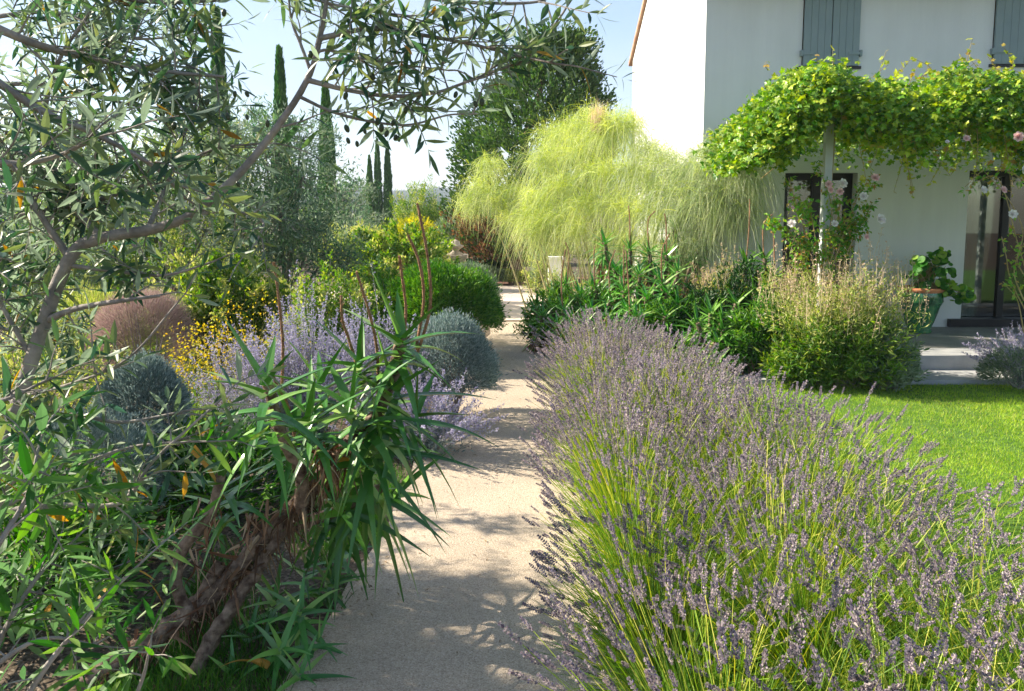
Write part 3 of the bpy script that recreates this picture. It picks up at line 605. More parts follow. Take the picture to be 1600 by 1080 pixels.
for Y in Yc:
    f = min(1, (Y-.7)/6.5); hw = .80-.30*f
    xL = np.interp(Y, [.7, 2.5, 4.5, 7.5], [.62, .52, .58, .74]); xR = np.interp(Y, [.7, 2.2, 3.2, 4.6, 7.5], [1.62, 1.50, 1.46, 1.32, 1.08])
    for sub in (-1, 0, 1):
        n_ = int((250-110*f)*np.interp(Y, [1.9, 4.2], [.5, 1])); c = np.array(((xL+xR)/2+sub*(xR-xL)/2, Y+U(-.08, .08), 0)); az = U(0, 2*math.pi, n_)
        th = R_(np.interp(Y, [1, 7], [60, 54]))*rng.random(n_)**.62; D = np.stack([np.cos(az)*np.sin(th), np.sin(az)*np.sin(th), np.cos(th)], 1); D[:, 0] += .16*sub; D = nrm(D)
        p0 = c+np.stack([np.cos(az)*.10*hw, np.sin(az)*.12, 0*az], 1)*rng.random((n_, 1))
        Ln = (.57+np.interp(Y, [2, 4], [.06, 0])+.08*math.sin(Y*3+sub*9)+U(-.13, .10, n_))*(.80+.25*hw)*(1.10 if sub == 1 and Y < 5 else 1)
        far_ = p0[:, 0]+D[:, 0]*Ln < .09+.05*rng.random(n_); D[far_, 0] *= .55; D = nrm(D)
        tip, T, _, _ = strands(stemB, p0, D, Ln, .0032, U(.03, .16, n_), 4, 'flat', [1, .95, .85, .75, .7], wob=.02)
        sl = np.clip(rng.normal(.054, .016, n_), .022, .095)*(1.0 if Y < 4 else 1.1); sl = sl*(1.18 if Y < 2.2 else 1); g_ = rng.integers(0, 3, n_)
        R = frames(nrm(T+randdir(n_)*.1))
        for q in range(n_): pass
        vis = (tip[:, 1] > 1.2) & (tip[:, 1] < 3.2) & (np.abs(tip[:, 0]/np.maximum(tip[:, 1], .1)) < .66) & (tip[:, 2] > .25)
        pxy = np.stack([tip[:, 0]/np.maximum(tip[:, 1], .1), (EYE-tip[:, 2])/np.maximum(tip[:, 1], .1)], 1); vis &= pxy[:, 1] < .60
        for q in np.nonzero(vis)[0]: cand.append((tip[q, 1]/sl[q]*(.8+.4*rng.random()), tip[q], R[q], sl[q], g_[q]))
        nv = ~vis
        for g3 in range(3):
            s_ = nv & (g_ == g3); inst(spkB, SPK[g3] if Y < 3.9 else SPKL[g3 % 2], tip[s_], R[s_], sl[s_])
        nl = int((800-380*f)*(1.7 if Y < 2.6 else 1.1)); az = U(0, 2*math.pi, nl); th = R_(66)*rng.random(nl)**.6; D = np.stack([np.cos(az)*np.sin(th), np.sin(az)*np.sin(th), np.cos(th)], 1)
        strands(leafB, c+np.stack([np.cos(az)*.18*hw, np.sin(az)*.16, 0*az], 1)*rng.random((nl, 1)), D, U(.22, .50, nl)*(.8+.2*hw), .0034, U(.0, .2, nl), 3, 'flat', [.9, 1, .8, .1], wob=.03)
cand.sort(key=lambda c: c[0]); meshes = []
for q in range(3):
    b_ = MB(); b_.add(SPK[q][0], SPK[q][1]); meshes.append(mesh_only(b_, 'flower_spike', M['spike']))
for c in cand[:98]:
    mt = Matrix([list(r_)+[0] for r_ in (c[2]*c[3])]+[[0, 0, 0, 1]]); mt.translation = Vector(c[1]); place(meshes[c[4]], 'flower_spike', lav, mt)
for c in cand[98:]: inst(spkB, SPK[c[4]], c[1][None], c[2][None], c[3])
o = spkB.build('flower_spikes', M['spike'], lav); o['kind'] = 'stuff'
stemB.build('stems', M['lav_stem'], lav); leafB.build('foliage', M['lav_leaf'], lav)

# ---------------------------------------------------------------- aloes
def aloe_head(mb, top, sdir_, n, Ln, W, span, spread=1.0, mode='thick', seg=7, dead=None, gap=1.0):
    sdir_ = nrm(np.asarray(sdir_, float)); i = np.arange(n); s = (i/n)**1.0; az = i*2.39996+U(0, .5, n); a_ = nrm(np.cross(sdir_, [.2, .9, .1])); b_ = np.cross(sdir_, a_)
    sa = np.minimum(1, s/.45); sb_ = np.clip((s-.4)/.6, 0, 1); tilt = R_(28)+R_(58)*sa**.8*spread; out = a_*np.cos(az)[:, None]+b_*np.sin(az)[:, None]
    D = sdir_*np.cos(tilt)[:, None]+out*np.sin(tilt)[:, None]; p = np.asarray(top)-sdir_*(s*span)[:, None]+out*W*.2
    hint = nrm(sdir_-D*(D@sdir_)[:, None]+1e-3)
    t = np.linspace(0, 1, seg+1); prof = (1-t**1.7)*.95+.05*(1-t); prof[0] = 1.1; prof[-1] = .02
    L_ = Ln*U(.75, 1.15, n)*(.65+.35*np.minimum(1, s*4+.25)); dr_ = (.08+.26*sa+.95*sb_)*U(.6, 1.35, n); L_ = .86*L_/(1+.9*sb_+.1*sa)
    strands(mb, p, D, L_, W*U(.85, 1.15, n), dr_, seg, mode, prof, hint=hint, wob=.012)
al = thing('aloe_tree', 'leaning tree aloe with brown trunk beside the near path', 'aloe', G(215, 1030))
tb = MB(); main = tube(tb, [P(130, 1075, 2.45), P(235, 1000, 2.55), P(330, 930, 2.65), P(400, 855, 2.72), P(480, 770, 2.8), P(540, 700, 2.85), P(585, 650, 2.9), P(612, 590, 2.9), P(628, 525, 2.9)], .035, .022, 12, 8, .18)
tube(tb, [P(290, 1090, 2.45), P(330, 1000, 2.55), P(395, 900, 2.68), P(450, 815, 2.76)], .026, .022, 10, 8, .18)
tube(tb, [P(345, 880, 2.68), P(300, 950, 2.62), P(276, 915, 2.6), P(285, 860, 2.6), P(330, 800, 2.6), P(345, 740, 2.62)], .024, .018, 10, 8, .06)
tube(tb, [P(470, 800, 2.78), P(470, 740, 2.68), P(440, 680, 2.6), P(418, 600, 2.58)], .028, .018, 10, 8, .08)
tube(tb, [P(400, 860, 2.72), P(440, 830, 2.9), P(520, 800, 3.0), P(600, 760, 3.0)], .03, .02, 10, 8, .08)
tb.build('trunk', M['aloebark'], al, True)
heads = [((480, 640), 2.6, (-.2, -.2, 1), 16, .36, .032, .18, 1.0), ((500, 590), 2.8, (-.1, 0, 1), 14, .34, .032, .14, 1.0), ((560, 560), 2.9, (-.3, 0, 1), 14, .40, .034, .12, 1.0), ((655, 640), 2.85, (.5, -.2, .8), 14, .40, .034, .2, 1.1), ((413, 590), 2.40, (0, -.15, 1), 18, .37, .035, .24, 1.0), ((628, 520), 2.85, (.12, -.1, 1), 17, .42, .037, .16, 1.0), ((618, 600), 2.85, (.25, -.1, 1), 17, .46, .037, .22, 1.1),
         ((545, 630), 2.7, (-.4, -.3, .9), 18, .44, .036, .20, 1.0), ((600, 690), 2.8, (.35, -.3, .7), 18, .46, .037, .24, 1.15), ((620, 775), 2.95, (.6, -.3, .3), 20, .44, .035, .25, 1.15), ((540, 800), 2.9, (.2, -.5, .2), 18, .40, .032, .25, 1.2),
         ((460, 660), 2.7, (.1, -.1, 1), 12, .34, .036, .2, 1.0), ((345, 735), 2.62, (-.2, -.1, 1), 14, .30, .032, .2, 1.0), ((520, 740), 3.05, (.1, .2, 1), 14, .42, .035, .3, 1.1)]
for (q, Y, sd_, n_, ln, wd, sp_, spr) in heads:
    m_ = MB(); aloe_head(m_, P(*q, Y), sd_, n_, ln, wd, sp_, spr); m_.build('rosette', M['aloe'], al)
for (q, Y, sd_, n_, ln, wd, sp_) in [((470, 950), 2.62, (.2, -.4, 1), 20, .26, .022, .14), ((440, 1010), 2.5, (.3, -.4, .8), 18, .26, .022, .16), ((390, 980), 2.7, (0, 0, 1), 14, .26, .022, .16), ((480, 880), 3.0, (.2, 0, 1), 18, .28, .024, .2), ((500, 1000), 2.6, (.5, -.3, .7), 14, .22, .018, .14), ((520, 900), 2.95, (.3, -.2, .8), 18, .26, .022, .16), ((430, 930), 2.85, (.1, -.2, .9), 18, .28, .024, .18), ((470, 1050), 2.45, (.2, -.3, .6), 18, .24, .02, .16), ((360, 1050), 2.5, (-.1, -.3, .8), 16, .22, .02, .14), ((540, 850), 3.2, (.2, -.1, .8), 16, .28, .024, .18), ((255, 850), 3.0, (-.1, 0, 1), 16, .3, .024, .2), ((180, 900), 2.9, (-.1, 0, 1), 16, .32, .024, .2), ((330, 760), 3.3, (-.1, 0, 1), 16, .34, .026, .25), ((240, 780), 3.4, (-.1, 0, 1), 14, .3, .026, .25)]:
    m_ = MB(); aloe_head(m_, P(*q, Y), sd_, n_, ln, wd, sp_); m_.build('rosette', M['aloe2'] if q[1] > 940 else M['aloe'], al)
# dead leaf skirts hanging along the trunk
db = MB(); fk = 950; idx = rng.integers(2, 44, fk); pm = main[idx]+rng.normal(0, .015, (fk, 3)); Tm = np.gradient(main, axis=0)[idx]
strands(db, pm, nrm(nrm(Tm)*U(-1.2, .4, fk)[:, None]+rng.normal(0, .45, (fk, 3))+[0, 0, -.35]), U(.03, .10, fk), U(.002, .008, fk), U(.1, .6, fk), 4, 'fold', fold=.8, wob=.15)
idx = rng.integers(6, 42, 260); pm = main[idx]+rng.normal(0, .025, (260, 3)); D = nrm(np.stack([rng.normal(-.1, .6, 260), rng.normal(-.3, .5, 260), rng.normal(-.7, .5, 260)], 1))
strands(db, pm, D, U(.05, .17, 260), U(.005, .018, 260), U(.1, .6, 260), 6, 'fold', [1, 1, .8, .7, .5, .3, .05], fold=.8, wob=.12)
for c, k in (((330, 790), 12), ((300, 850), 10), ((510, 710), 30), ((400, 800), 14)):
    pq = P(*c, 2.66)+rng.normal(0, .03, (k, 3)); strands(db, pq, nrm(rng.normal(0, .5, (k, 3))+[0, -.3, -.8]), U(.05, .14, k), U(.006, .016, k), U(.1, .6, k), 6, 'fold', [.6, 1, .9, .7, .5, .3, .05], fold=.9, wob=.15)
db.build('dead_leaves', M['dead'], al)
for q_, d_, l_ in ((P(545, 720, 2.8), (-.8, -.3, .3), .22), (P(420, 1040, 2.5), (-.6, -.2, .5), .2), (P(300, 700, 2.6), (.4, 0, -.4), .15)):
    yb = MB(); strands(yb, np.array([q_]), np.array([d_]), l_, .03, .5, 8, 'thick'); yb.build('yellow_leaf', M['aloeyellow'], al)
def stalk(pts, par, r=.0065):
    s_ = MB(); p = tube(s_, pts, r, r*.75, 7, 8, .12); k = len(p)*2; ii = rng.integers(len(p)//3, len(p), k)
    strands(s_, p[ii], nrm(randdir(k)+[0, 0, .4]), .016, .006, .2, 1); return s_.build('flower_stalk', M['stalk'], par)
for pts in ([(440, 620), (442, 540), (436, 470), (428, 410)], [(560, 580), (545, 530), (535, 500), (533, 462)], [(590, 640), (590, 560), (580, 500), (557, 425)], [(650, 560), (672, 480), (668, 400), (652, 318)], [(650, 545), (662, 470), (655, 410), (638, 368)], [(632, 540), (634, 480), (628, 430), (624, 400)], [(462, 690), (452, 640), (432, 600), (418, 560)]):
    stalk([P(*q, 2.95-.03*i) for i, q in enumerate(pts)], al)

def aloe_bush(label, heads_, base, mat='aloe2', seed=0):
    t_ = thing('aloe_bush', label, 'aloe', base, 'aloe bushes to the right of the path'); tb = MB(); sb_n = 0
    heads_ = heads_+[((q[0]+U(-22, 22), q[1]+U(8, 38)), Y-U(0, .25), ln*.9, 0) for (q, Y, ln, st_) in heads_ if rng.random() < .75]
    for (q, Y, ln, st_) in heads_:
        top = P(*q, Y); m_ = MB(); sd_ = np.array((U(-.3, .3), U(-.35, .05), 1.0)); aloe_head(m_, top, sd_, 32, ln*.95, ln*.12, .26, 1.05, 'fold', 5); m_.build('rosette', M[mat], t_)
        b0 = np.array((top[0]*.7+base[0]*.3+U(-.1, .1), top[1]*.7+base[1]*.3+.1, 0)); tube(tb, [b0, (b0+top)/2+rng.normal(0, .04, 3), top-[0, 0, .03]], .035, .02, 7, 5, .08)
        m2 = MB(); k = 14; pz = top-[0, 0, .3]+rng.normal(0, .04, (k, 3)); strands(m2, pz, nrm(rng.normal(0, .5, (k, 3))+[0, 0, -.8]), .2, .025, .3, 4, 'fold', fold=.8); m2.build('dead_leaves', M['dead'], t_)
        if st_: stalk([top-[0, 0, .1], top+[U(-.03, .03), 0, .3], top+[U(-.08, .08), 0, U(.42, .62)]], t_, .008)
    tb.build('trunk', M['aloebark'], t_, True); return t_
H1 = [((840, 470), 8.7, .30, 0), ((862, 455), 8.9, .30, 0), ((885, 440), 9.0, .3, 1), ((850, 490), 8.4, .28, 0), ((880, 480), 8.3, .3, 1), ((905, 455), 8.6, .3, 0), ((930, 445), 8.6, .3, 1), ((895, 495), 8.1, .28, 0), ((925, 480), 8.1, .3, 0), ((955, 465), 8.3, .3, 1), ((870, 505), 8.1, .26, 0), ((950, 490), 7.9, .28, 0), ((835, 480), 8.6, .26, 0), ((915, 500), 7.9, .26, 0), ((862, 478), 8.5, .28, 0), ((940, 430), 8.9, .3, 1)]
aloe_bush('low spreading bright green aloe mound hanging over the far path edge', H1, (.75, 8.5, 0))
H2 = [((945, 375), 8.7, .34, 0), ((985, 385), 8.8, .32, 1), ((1015, 390), 8.6, .34, 1), ((1042, 395), 8.5, .32, 1), ((1055, 352), 8.9, .34, 0), ((1000, 425), 8.2, .34, 0), ((1035, 440), 8.0, .36, 1), ((1010, 460), 7.9, .34, 0), ((975, 450), 8.1, .34, 1), ((960, 415), 8.5, .32, 0), ((1060, 420), 8.3, .32, 0), ((985, 480), 7.8, .3, 1), ((1060, 470), 7.8, .34, 0), ((1040, 490), 7.6, .3, 0), ((1090, 385), 8.8, .3, 0)]
aloe_bush('tall aloe bush with reddish trunks and thin flower stalks below the feathery bamboo', H2, (1.4, 8.3, 0))
H3 = [((1165, 405), 8.0, .36, 1), ((1195, 400), 8.1, .34, 1), ((1180, 450), 7.7, .36, 0), ((1150, 470), 7.5, .34, 0), ((1110, 485), 7.4, .34, 0), ((1090, 500), 7.3, .32, 0), ((1130, 510), 7.2, .34, 0), ((1165, 510), 7.2, .32, 0), ((1200, 470), 7.5, .36, 0), ((1190, 500), 7.3, .32, 0), ((1210, 430), 7.8, .34, 1), ((1120, 530), 7.1, .3, 0)]
aloe_bush('dark glossy aloe bush between the lavender and the dry flowered bush', H3, (2.1, 7.6, 0), 'aloe')

# ---------------------------------------------------------------- dry flowered bushes on the right
def twiggy(name, label, cat, c, r, nlv, mat, size, nst, stalk_len, base=None, stmat='drystalk', T=OLIVE_LO, group=None, lowmat=None, zm=-.25):
    t_ = thing(name, label, cat, (c[0], c[1], 0), group); sb = MB(); lb = MB(); ll = MB(); fb = MB(); n_ = 260; b0 = np.array((c[0], c[1], 0))+rng.normal(0, .10, (n_, 3))*[1, 1, 0]
    p, d = shell_pts(c, r, n_, .45, zm, .10, 6); p[:, 2] = np.maximum(p[:, 2], .08); D = p-b0[:len(p)]; tip, T_, C, TT = strands(sb, b0[:len(p)], D+[0, 0, .12], np.linalg.norm(D, axis=1), .006, .12, 6, 'tube', [1, .8, .7, .6, .5, .4, .3])
    k = nlv; si = rng.integers(0, len(p), k); ti = rng.integers(3, 7, k); q = C[si, ti]+rng.normal(0, .05, (k, 3)); dd = nrm(TT[si, ti]*.7+randdir(k)*.8)
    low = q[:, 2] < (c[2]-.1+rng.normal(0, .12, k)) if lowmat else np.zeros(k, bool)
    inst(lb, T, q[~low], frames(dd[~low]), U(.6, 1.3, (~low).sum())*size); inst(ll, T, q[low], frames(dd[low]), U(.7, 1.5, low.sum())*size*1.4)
    up = np.nonzero(C[:, -1, 2] > c[2]-.05)[0]; s2 = rng.choice(up, nst); tp, tt, C2, _ = strands(fb, C[s2, -1]+rng.normal(0, .06, (nst, 3)), nrm(rng.normal(0, .15, (nst, 3))+[0, 0, 1]), U(.5, 1.1, nst)*stalk_len, .004, 0, 4, 'flat', [1, .9, .8, .7, .6])
    kk = nst*12; si = rng.integers(0, nst, kk); ti = rng.integers(1, 5, kk); inst(fb, BROAD_LO, C2[si, ti]+rng.normal(0, .008, (kk, 3)), frames(randdir(kk)), U(.010, .022, kk))
    sb.build('stem', M['cane'], t_); lb.build('foliage', M[mat], t_)
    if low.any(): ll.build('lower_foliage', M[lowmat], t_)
    fb.build('dry_flower_stalks', M[stmat], t_); return t_
bc = P(1305, 480, 6.95)
twiggy('flowering_shrub', 'large yellow-green bush with pale dried flower stalks at the lawn edge', 'shrub', (bc[0], 6.95, .60), (.74, .55, .64), 30000, 'bush', .045, 420, .26, lowmat='brightgreen', zm=-.9)
bc = P(1135, 420, 8.1)
twiggy('flowering_shrub', 'smaller dry beige-green bush among the aloes', 'shrub', (bc[0], 8.1, .70), (.40, .35, .45), 7000, 'bush', .04, 160, .14)
bc = P(1225, 420, 8.0)
twiggy('flowering_shrub', 'leafy green bush rising behind the dark aloes against the wall', 'shrub', (bc[0], 8.0, .6), (.35, .3, .45), 5000, 'brightgreen', .045, 120, .14)

for (q, Y, r_, mt, n_, lab) in [((1205, 530), 7.2, (.42, .3, .42), 'domegreen', 9000, 'dark green leafy plant filling the gap left of the dry flowered bush'), ((1255, 560), 6.85, (.34, .22, .24), 'brightgreen', 6000, 'low green plant at the lawn edge under the dry flowered bush'),
                              ((1385, 555), 6.75, (.28, .22, .28), 'greygreen', 6000, 'grey-green ferny plant at the step beside the dry flowered bush'), ((1060, 520), 7.9, (.55, .35, .40), 'domegreen', 12000, 'dark green bush between the aloes and the lavender hedge'), ((900, 500), 8.7, (.6, .45, .40), 'domegreen', 12000, 'dark green bush inside the low aloe mound'), ((1150, 500), 7.8, (.55, .3, .55), 'darkgreen', 12000, 'darkest green bush behind the glossy aloe bush')]:
    c = P(*q, Y); wildbush('leafy_shrub', lab, 'shrub', (c[0], Y, r_[2]*.9), r_, mt, n_, OLIVE_LO, .065)

# grey lavender by the terrace, right edge
def sage_bush(name, label, c, r, n_, spikelen, mat='sage', leafm='silver', w_=.011, group=None, tall=0):
    t_ = thing(name, label, 'sage', (c[0], c[1], 0), group); fb = MB(); sb = MB(); lb = MB(); az = U(0, 2*math.pi, n_); th = R_(60)*rng.random(n_)**.6
    D = np.stack([np.cos(az)*np.sin(th)*r[0]/r[2], np.sin(az)*np.sin(th)*r[1]/r[2], np.cos(th)], 1); D = nrm(D); L0 = U(.65, 1.05, n_)*np.sqrt((D[:, 0]*r[0])**2+(D[:, 1]*r[1])**2+(D[:, 2]*r[2])**2)
    L0[:tall] *= 1.3; D[:tall] = nrm(D[:tall]*[.35, .35, 1])
    p0 = np.array((c[0], c[1], 0))+rng.normal(0, .06, (n_, 3))*[1, 1, 0]; tip, T, C, TT = strands(sb, p0, D, L0, .005, .08, 6, 'tube', [1, .8, .7, .6, .5, .4, .2], wob=.02)
    k = n_*46; si = rng.integers(0, n_, k); u = 1-(rng.random(k)**1.2)*spikelen; ii = u*6-.001; a_ = ii.astype(int); q = C[si, a_]+(C[si, a_+1]-C[si, a_])*(ii-a_)[:, None]
    wdt = w_*(1.25-.9*(u-(1-spikelen))/spikelen); q = q+randdir(k)*wdt[:, None]; inst(fb, BROAD_LO, q, frames(nrm(randdir(k)+TT[si, a_]*.6)), U(.010, .02, k)*max(1, w_/.012))
    k = n_*16; si = rng.integers(0, n_, k); ii = rng.random(k)*3.4; a_ = ii.astype(int); q = C[si, a_]+rng.normal(0, .03, (k, 3)); inst(lb, OLIVE_LO, q, frames(nrm(randdir(k)+[0, 0, .3])), U(.02, .045, k))
    sb.build('stem', M['sage_stem'], t_); fb.build('flower_spikes', M[mat], t_); lb.build('foliage', M[leafm], t_); return t_
gS = 'Russian sage clumps'
sage_bush('lavender_bush', 'grey lavender bush at the terrace edge by the glass door', (P(1597, 560, 6.9)[0]+.1, 6.9, 0), (.75, .45, .62), 260, .35)
dome('low_shrub', 'small grey-green mound at the foot of the terrace lavender', 'shrub', (P(1595, 580, 6.75)[0], 6.75, .12), (.34, .25, .22), M['greygreen'], 6000, OLIVE_LO, .035)

# ---------------------------------------------------------------- weeping feathery bamboo
wb = thing('weeping_bamboo', 'feathery yellow-green weeping bamboo in front of the house gable', 'bamboo', (1.4, 10.2, 0))
tufts = [(766, 250, 11.2, .8, 0), (775, 300, 11.0, .75, 0), (735, 310, 11.2, .6, 0), (805, 290, 11.0, .7, 0), (800, 330, 10.9, .7, 0), (868, 205, 10.8, .85, 0), (850, 240, 10.6, .85, 0), (890, 195, 10.6, .85, 0), (905, 230, 10.3, .9, 0), (880, 280, 10.2, .9, 0), (840, 300, 10.5, .8, 0),
         (940, 200, 10.2, .9, 0), (960, 190, 10.0, .9, 0), (982, 186, 10.0, .8, 0), (940, 260, 9.9, .9, 0), (915, 310, 9.9, .85, 0), (870, 330, 10.1, .8, 0), (985, 260, 9.7, .9, 0), (960, 310, 9.6, .85, 0), (1010, 225, 9.7, .85, 1), (1035, 240, 9.4, .85, 1), (1020, 280, 9.4, .85, 0), (1000, 320, 9.3, .8, 0),
         (1062, 262, 9.1, .8, 1), (1055, 290, 9.0, .8, 1), (1095, 262, 8.9, .8, 2), (1115, 226, 8.8, .75, 2), (1110, 290, 8.7, .75, 2), (1142, 244, 8.7, .7, 2), (1155, 290, 8.6, .6, 2), (1040, 330, 9.0, .7, 1), (1085, 320, 8.8, .7, 2), (900, 350, 9.9, .6, 0), (845, 350, 10.2, .6, 0), (1130, 320, 8.7, .55, 2), (925, 175, 10.4, .6, 0), (750, 285, 11.2, .7, 0), (1160, 250, 8.55, .7, 2), (1000, 370, 9.4, .6, 0), (1045, 380, 9.1, .6, 1), (960, 365, 9.6, .6, 0), (1090, 370, 8.8, .6, 2), (1160, 320, 8.6, .6, 2), (825, 330, 10.4, .7, 0)]
mats3 = [MB(), MB(), MB()]; cb = MB()
tcount = {0: 600, 1: 540, 2: 540}
for (px0, py0, Y, ln, kd) in tufts:
    c = P(px0, py0+8, Y); n_ = tcount[kd]; ln = ln*(.68 if px0 < 812 else 1); az = U(0, 2*math.pi, n_); th = R_(105)*rng.random(n_)**.8; D = np.stack([np.cos(az)*np.sin(th), np.sin(az)*np.sin(th), np.cos(th)*.9], 1)
    p0 = c+rng.normal(0, .09, (n_, 3))*[1.2, 1.2, .8]-D*.0; D = nrm(D+randdir(n_)*.22); L_ = ln*U(.3, 1.0, n_); top_ = rng.random(n_) < (.36 if kd == 0 else .14)
    gz = (rng.random(n_) < (.25, .55, .95)[kd]) & ~top_
    for g_, sel in ((0, ~top_ & ~gz), (1, top_), (2, gz)):
        k = sel.sum(); 
        if k: strands(mats3[g_], p0[sel], D[sel], L_[sel]*(.55 if g_ == 1 else .66), .0036, U(.4, 1.9, k)*(.32 if g_ == 1 else 1.2), 6, 'flat', [.8, 1, 1, .9, .8, .6, .2], wob=.06)
    b0 = np.array((c[0]*.55+.65+U(-.2, .2), c[1]*.6+4.1+U(-.2, .2), 0)); tube(cb, [b0, (b0*.5+c*.5)+[0, 0, .35], c], .014, .005, 5, 6)
mats3[0].build('foliage', M['plume'], wb); mats3[1].build('young_foliage', M['plume_top'], wb); mats3[2].build('grey_foliage', M['plume_grey'], wb); cb.build('cane', M['cane'], wb)
pl_ = MB(); k = 220; c = P(935, 200, 10.1); strands(pl_, c+rng.normal(0, .05, (k, 3)), nrm(rng.normal(0, .10, (k, 3))+[.06, 0, 1]), U(.12, .36, k), .007, .02, 3); pl_.build('dry_plume', M['drystalk'], wb)

# ---------------------------------------------------------------- broad conifer behind
cn = thing('conifer', 'broad dark green conifer behind the feathery bamboo', 'conifer', G(806, 446)); base = G(806, 446); YB = base[1]+.3
tb = MB(); tube(tb, [base-[0, 0, .05], base+[.02, 0, .7], base+[.1, .1, 2.5], P(850, 120, YB)], .17, .05, 10, 8, .06)
for k in range(3): tube(tb, [base+[0, 0, .5+.1*k], base+[(-.5, .3, -.2)[k], 0, 1.0], base+[(-1., .7, -.5)[k], -.2, 1.4]], .08, .03, 8, 6)
tb.build('trunk', M['conbark'], cn, True)
env = [(65, 45, 872), (110, 62, 868), (160, 95, 845), (210, 118, 835), (260, 120, 830), (310, 112, 818), (350, 108, 810), (390, 70, 790), (410, 40, 795)]
sm = MB(); sr = MB(); nsp = 1500
ey = np.array([e_[0] for e_ in env]); ew = np.array([e_[1] for e_ in env]); ec = np.array([e_[2] for e_ in env])
for k in range(nsp):
    py0 = U(60, 405); hw = np.interp(py0, ey, ew)*U(.85, 1.08); cpx = np.interp(py0, ey, ec); a_ = U(0, 2*math.pi); rr = rng.random()**.4; q = P(cpx, py0, YB); wr_ = hw/F_PX*YB
    c = q+[math.cos(a_)*rr*wr_, math.sin(a_)*rr*wr_, 0]; od = np.array((math.cos(a_)*.8, math.sin(a_)*.8, .75)); n_ = 34
    p = c+rng.normal(0, .06, (n_, 3))+nrm(od)*U(-.1, .22, n_)[:, None]; inst(sm if py0 < 340 or rng.random() < .35 else sr, BROAD_LO, p, frames(nrm(od+randdir(n_)*.55)), U(.05, .12, n_))
sm.build('crown', M['conifer'], cn); sr.build('withered_crown', M['rustleaf'], cn)
c = P(952, 145, 18.5); crown_tree('conifer', 'narrow conifer top just left of the house gable', 'conifer', (c[0], 18.5, 0), [(c-[.1, 0, .2], (.22, .2, .35)), (c-[.1, 0, 1.0], (.35, .3, .6))], ['conifer'], 240, BROAD_LO, .09, .08, up=.6, barkm='conbark')

# ---------------------------------------------------------------- cypresses
def cypress(label, px0, ptop_, wpx, Y, group=None, n_=9000, grd=0.0):
    top = P(px0, ptop_, Y); H = top[2]-grd; rmax = wpx/2/F_PX*Y; t_ = thing('cypress_tree', label, 'cypress', (top[0], Y, grd), group); mb = MB(); u = rng.random(n_)
    prof = np.where(u < .12, .55+u/.12*.45, (1-((u-.12)/.88)**2.2)**.8); a_ = U(0, 6.283, n_); r_ = rmax*prof*(.72+.3*rng.random(n_))*(1+.10*np.sin(a_*3+u*22)+.07*np.sin(u*61))
    p = np.stack([top[0]+np.cos(a_)*r_, Y+np.sin(a_)*r_, grd+.15+u*(H-.15)-.03], 1); D = nrm(np.stack([np.cos(a_)*.35, np.sin(a_)*.35, np.ones(n_)], 1)+randdir(n_)*.25); s = U(.6, 1.3, n_)*max(.11, H*.028)
    inst(mb, BROAD_LO, p, frames(D, nrm(np.stack([np.cos(a_), np.sin(a_), 0*a_], 1)+randdir(n_)*.4)), np.stack([s*.8, s, s], 1)); mb.build('crown', M['cypress'], t_)
    tb = MB(); tube(tb, [(top[0], Y, grd-.05), (top[0], Y, grd+H*.3), (top[0], Y, grd+H*.8)], rmax*.3, .02, 6, 3); tb.build('trunk', M['conbark'], t_)
cypress('narrow cypress with a rounded top, tallest on the skyline', 436, 78, 24, 21)
cypress('slim cypress standing right behind the grey-green olive', 508, 128, 26, 18)
cypress('dark cypress half hidden by the foreground olive leaves', 338, 20, 26, 20)
gc = 'three slim distant cypresses'
cypress('leftmost and shortest of the three slim distant cypresses', 577, 244, 13, 38, gc, 5000)
cypress('middle one of the three slim distant cypresses', 589, 219, 13, 38, gc, 5000)
cypress('rightmost of the three slim distant cypresses', 605, 223, 14, 38, gc, 5000)
cypress('small far cypress beyond the yellow-green shrub', 679, 316, 14, 42, None, 3000)

# ---------------------------------------------------------------- left middle: olives, shrubs
def cl(px0, py0, Y, r): return (P(px0, py0, Y), (r, r, r*.85))
crown_tree('olive_tree', 'grey-green olive tree behind the Russian sage', 'olive tree', (P(430, 500, 9)[0], 9.2, 0), [cl(430, 240, 9, .55), (P(395, 300, 9.2), (.5, .5, .5)), cl(470, 280, 9.1, .55), cl(440, 340, 8.8, .55), cl(400, 370, 9, .45), cl(490, 360, 9.2, .5), cl(470, 220, 9.3, .4), cl(510, 400, 9, .42), cl(445, 405, 8.8, .42), cl(545, 410, 9.3, .35), cl(410, 200, 9.4, .4)], ['bluegreen', 'bluegreen', 'greygreen'], 620, OLIVE_LO, .07, .07, up=.25)
crown_tree('olive_tree', 'pale yellow-green olive behind the foreground branches', 'olive tree', (P(270, 500, 8.5)[0], 8.6, 0), [cl(270, 210, 8.6, .45), cl(320, 220, 8.9, .45), cl(230, 260, 8.5, .5), cl(300, 290, 8.5, .55), cl(350, 260, 8.9, .5), cl(240, 330, 8.4, .5), cl(320, 360, 8.4, .5), cl(180, 320, 8.8, .5), cl(370, 210, 9.4, .45), cl(270, 400, 8.3, .4), cl(130, 260, 9.2, .5), cl(80, 320, 9.4, .5)], ['greygreen', 'bush', 'greygreen', 'brightgreen'], 400, OLIVE_LO, .065, .07, up=.3)
crown_tree('leafy_tree', 'blue-green tree beyond the olive by the three cypresses', 'tree', (P(545, 450, 16)[0], 16, 0), [cl(535, 300, 16, .6), cl(550, 340, 16, .7), cl(525, 350, 16, .7), cl(560, 370, 15, .6), cl(520, 270, 17, .35)], ['greygreen', 'bluegreen'], 170, OLIVE_LO, .11, .08, up=.3)
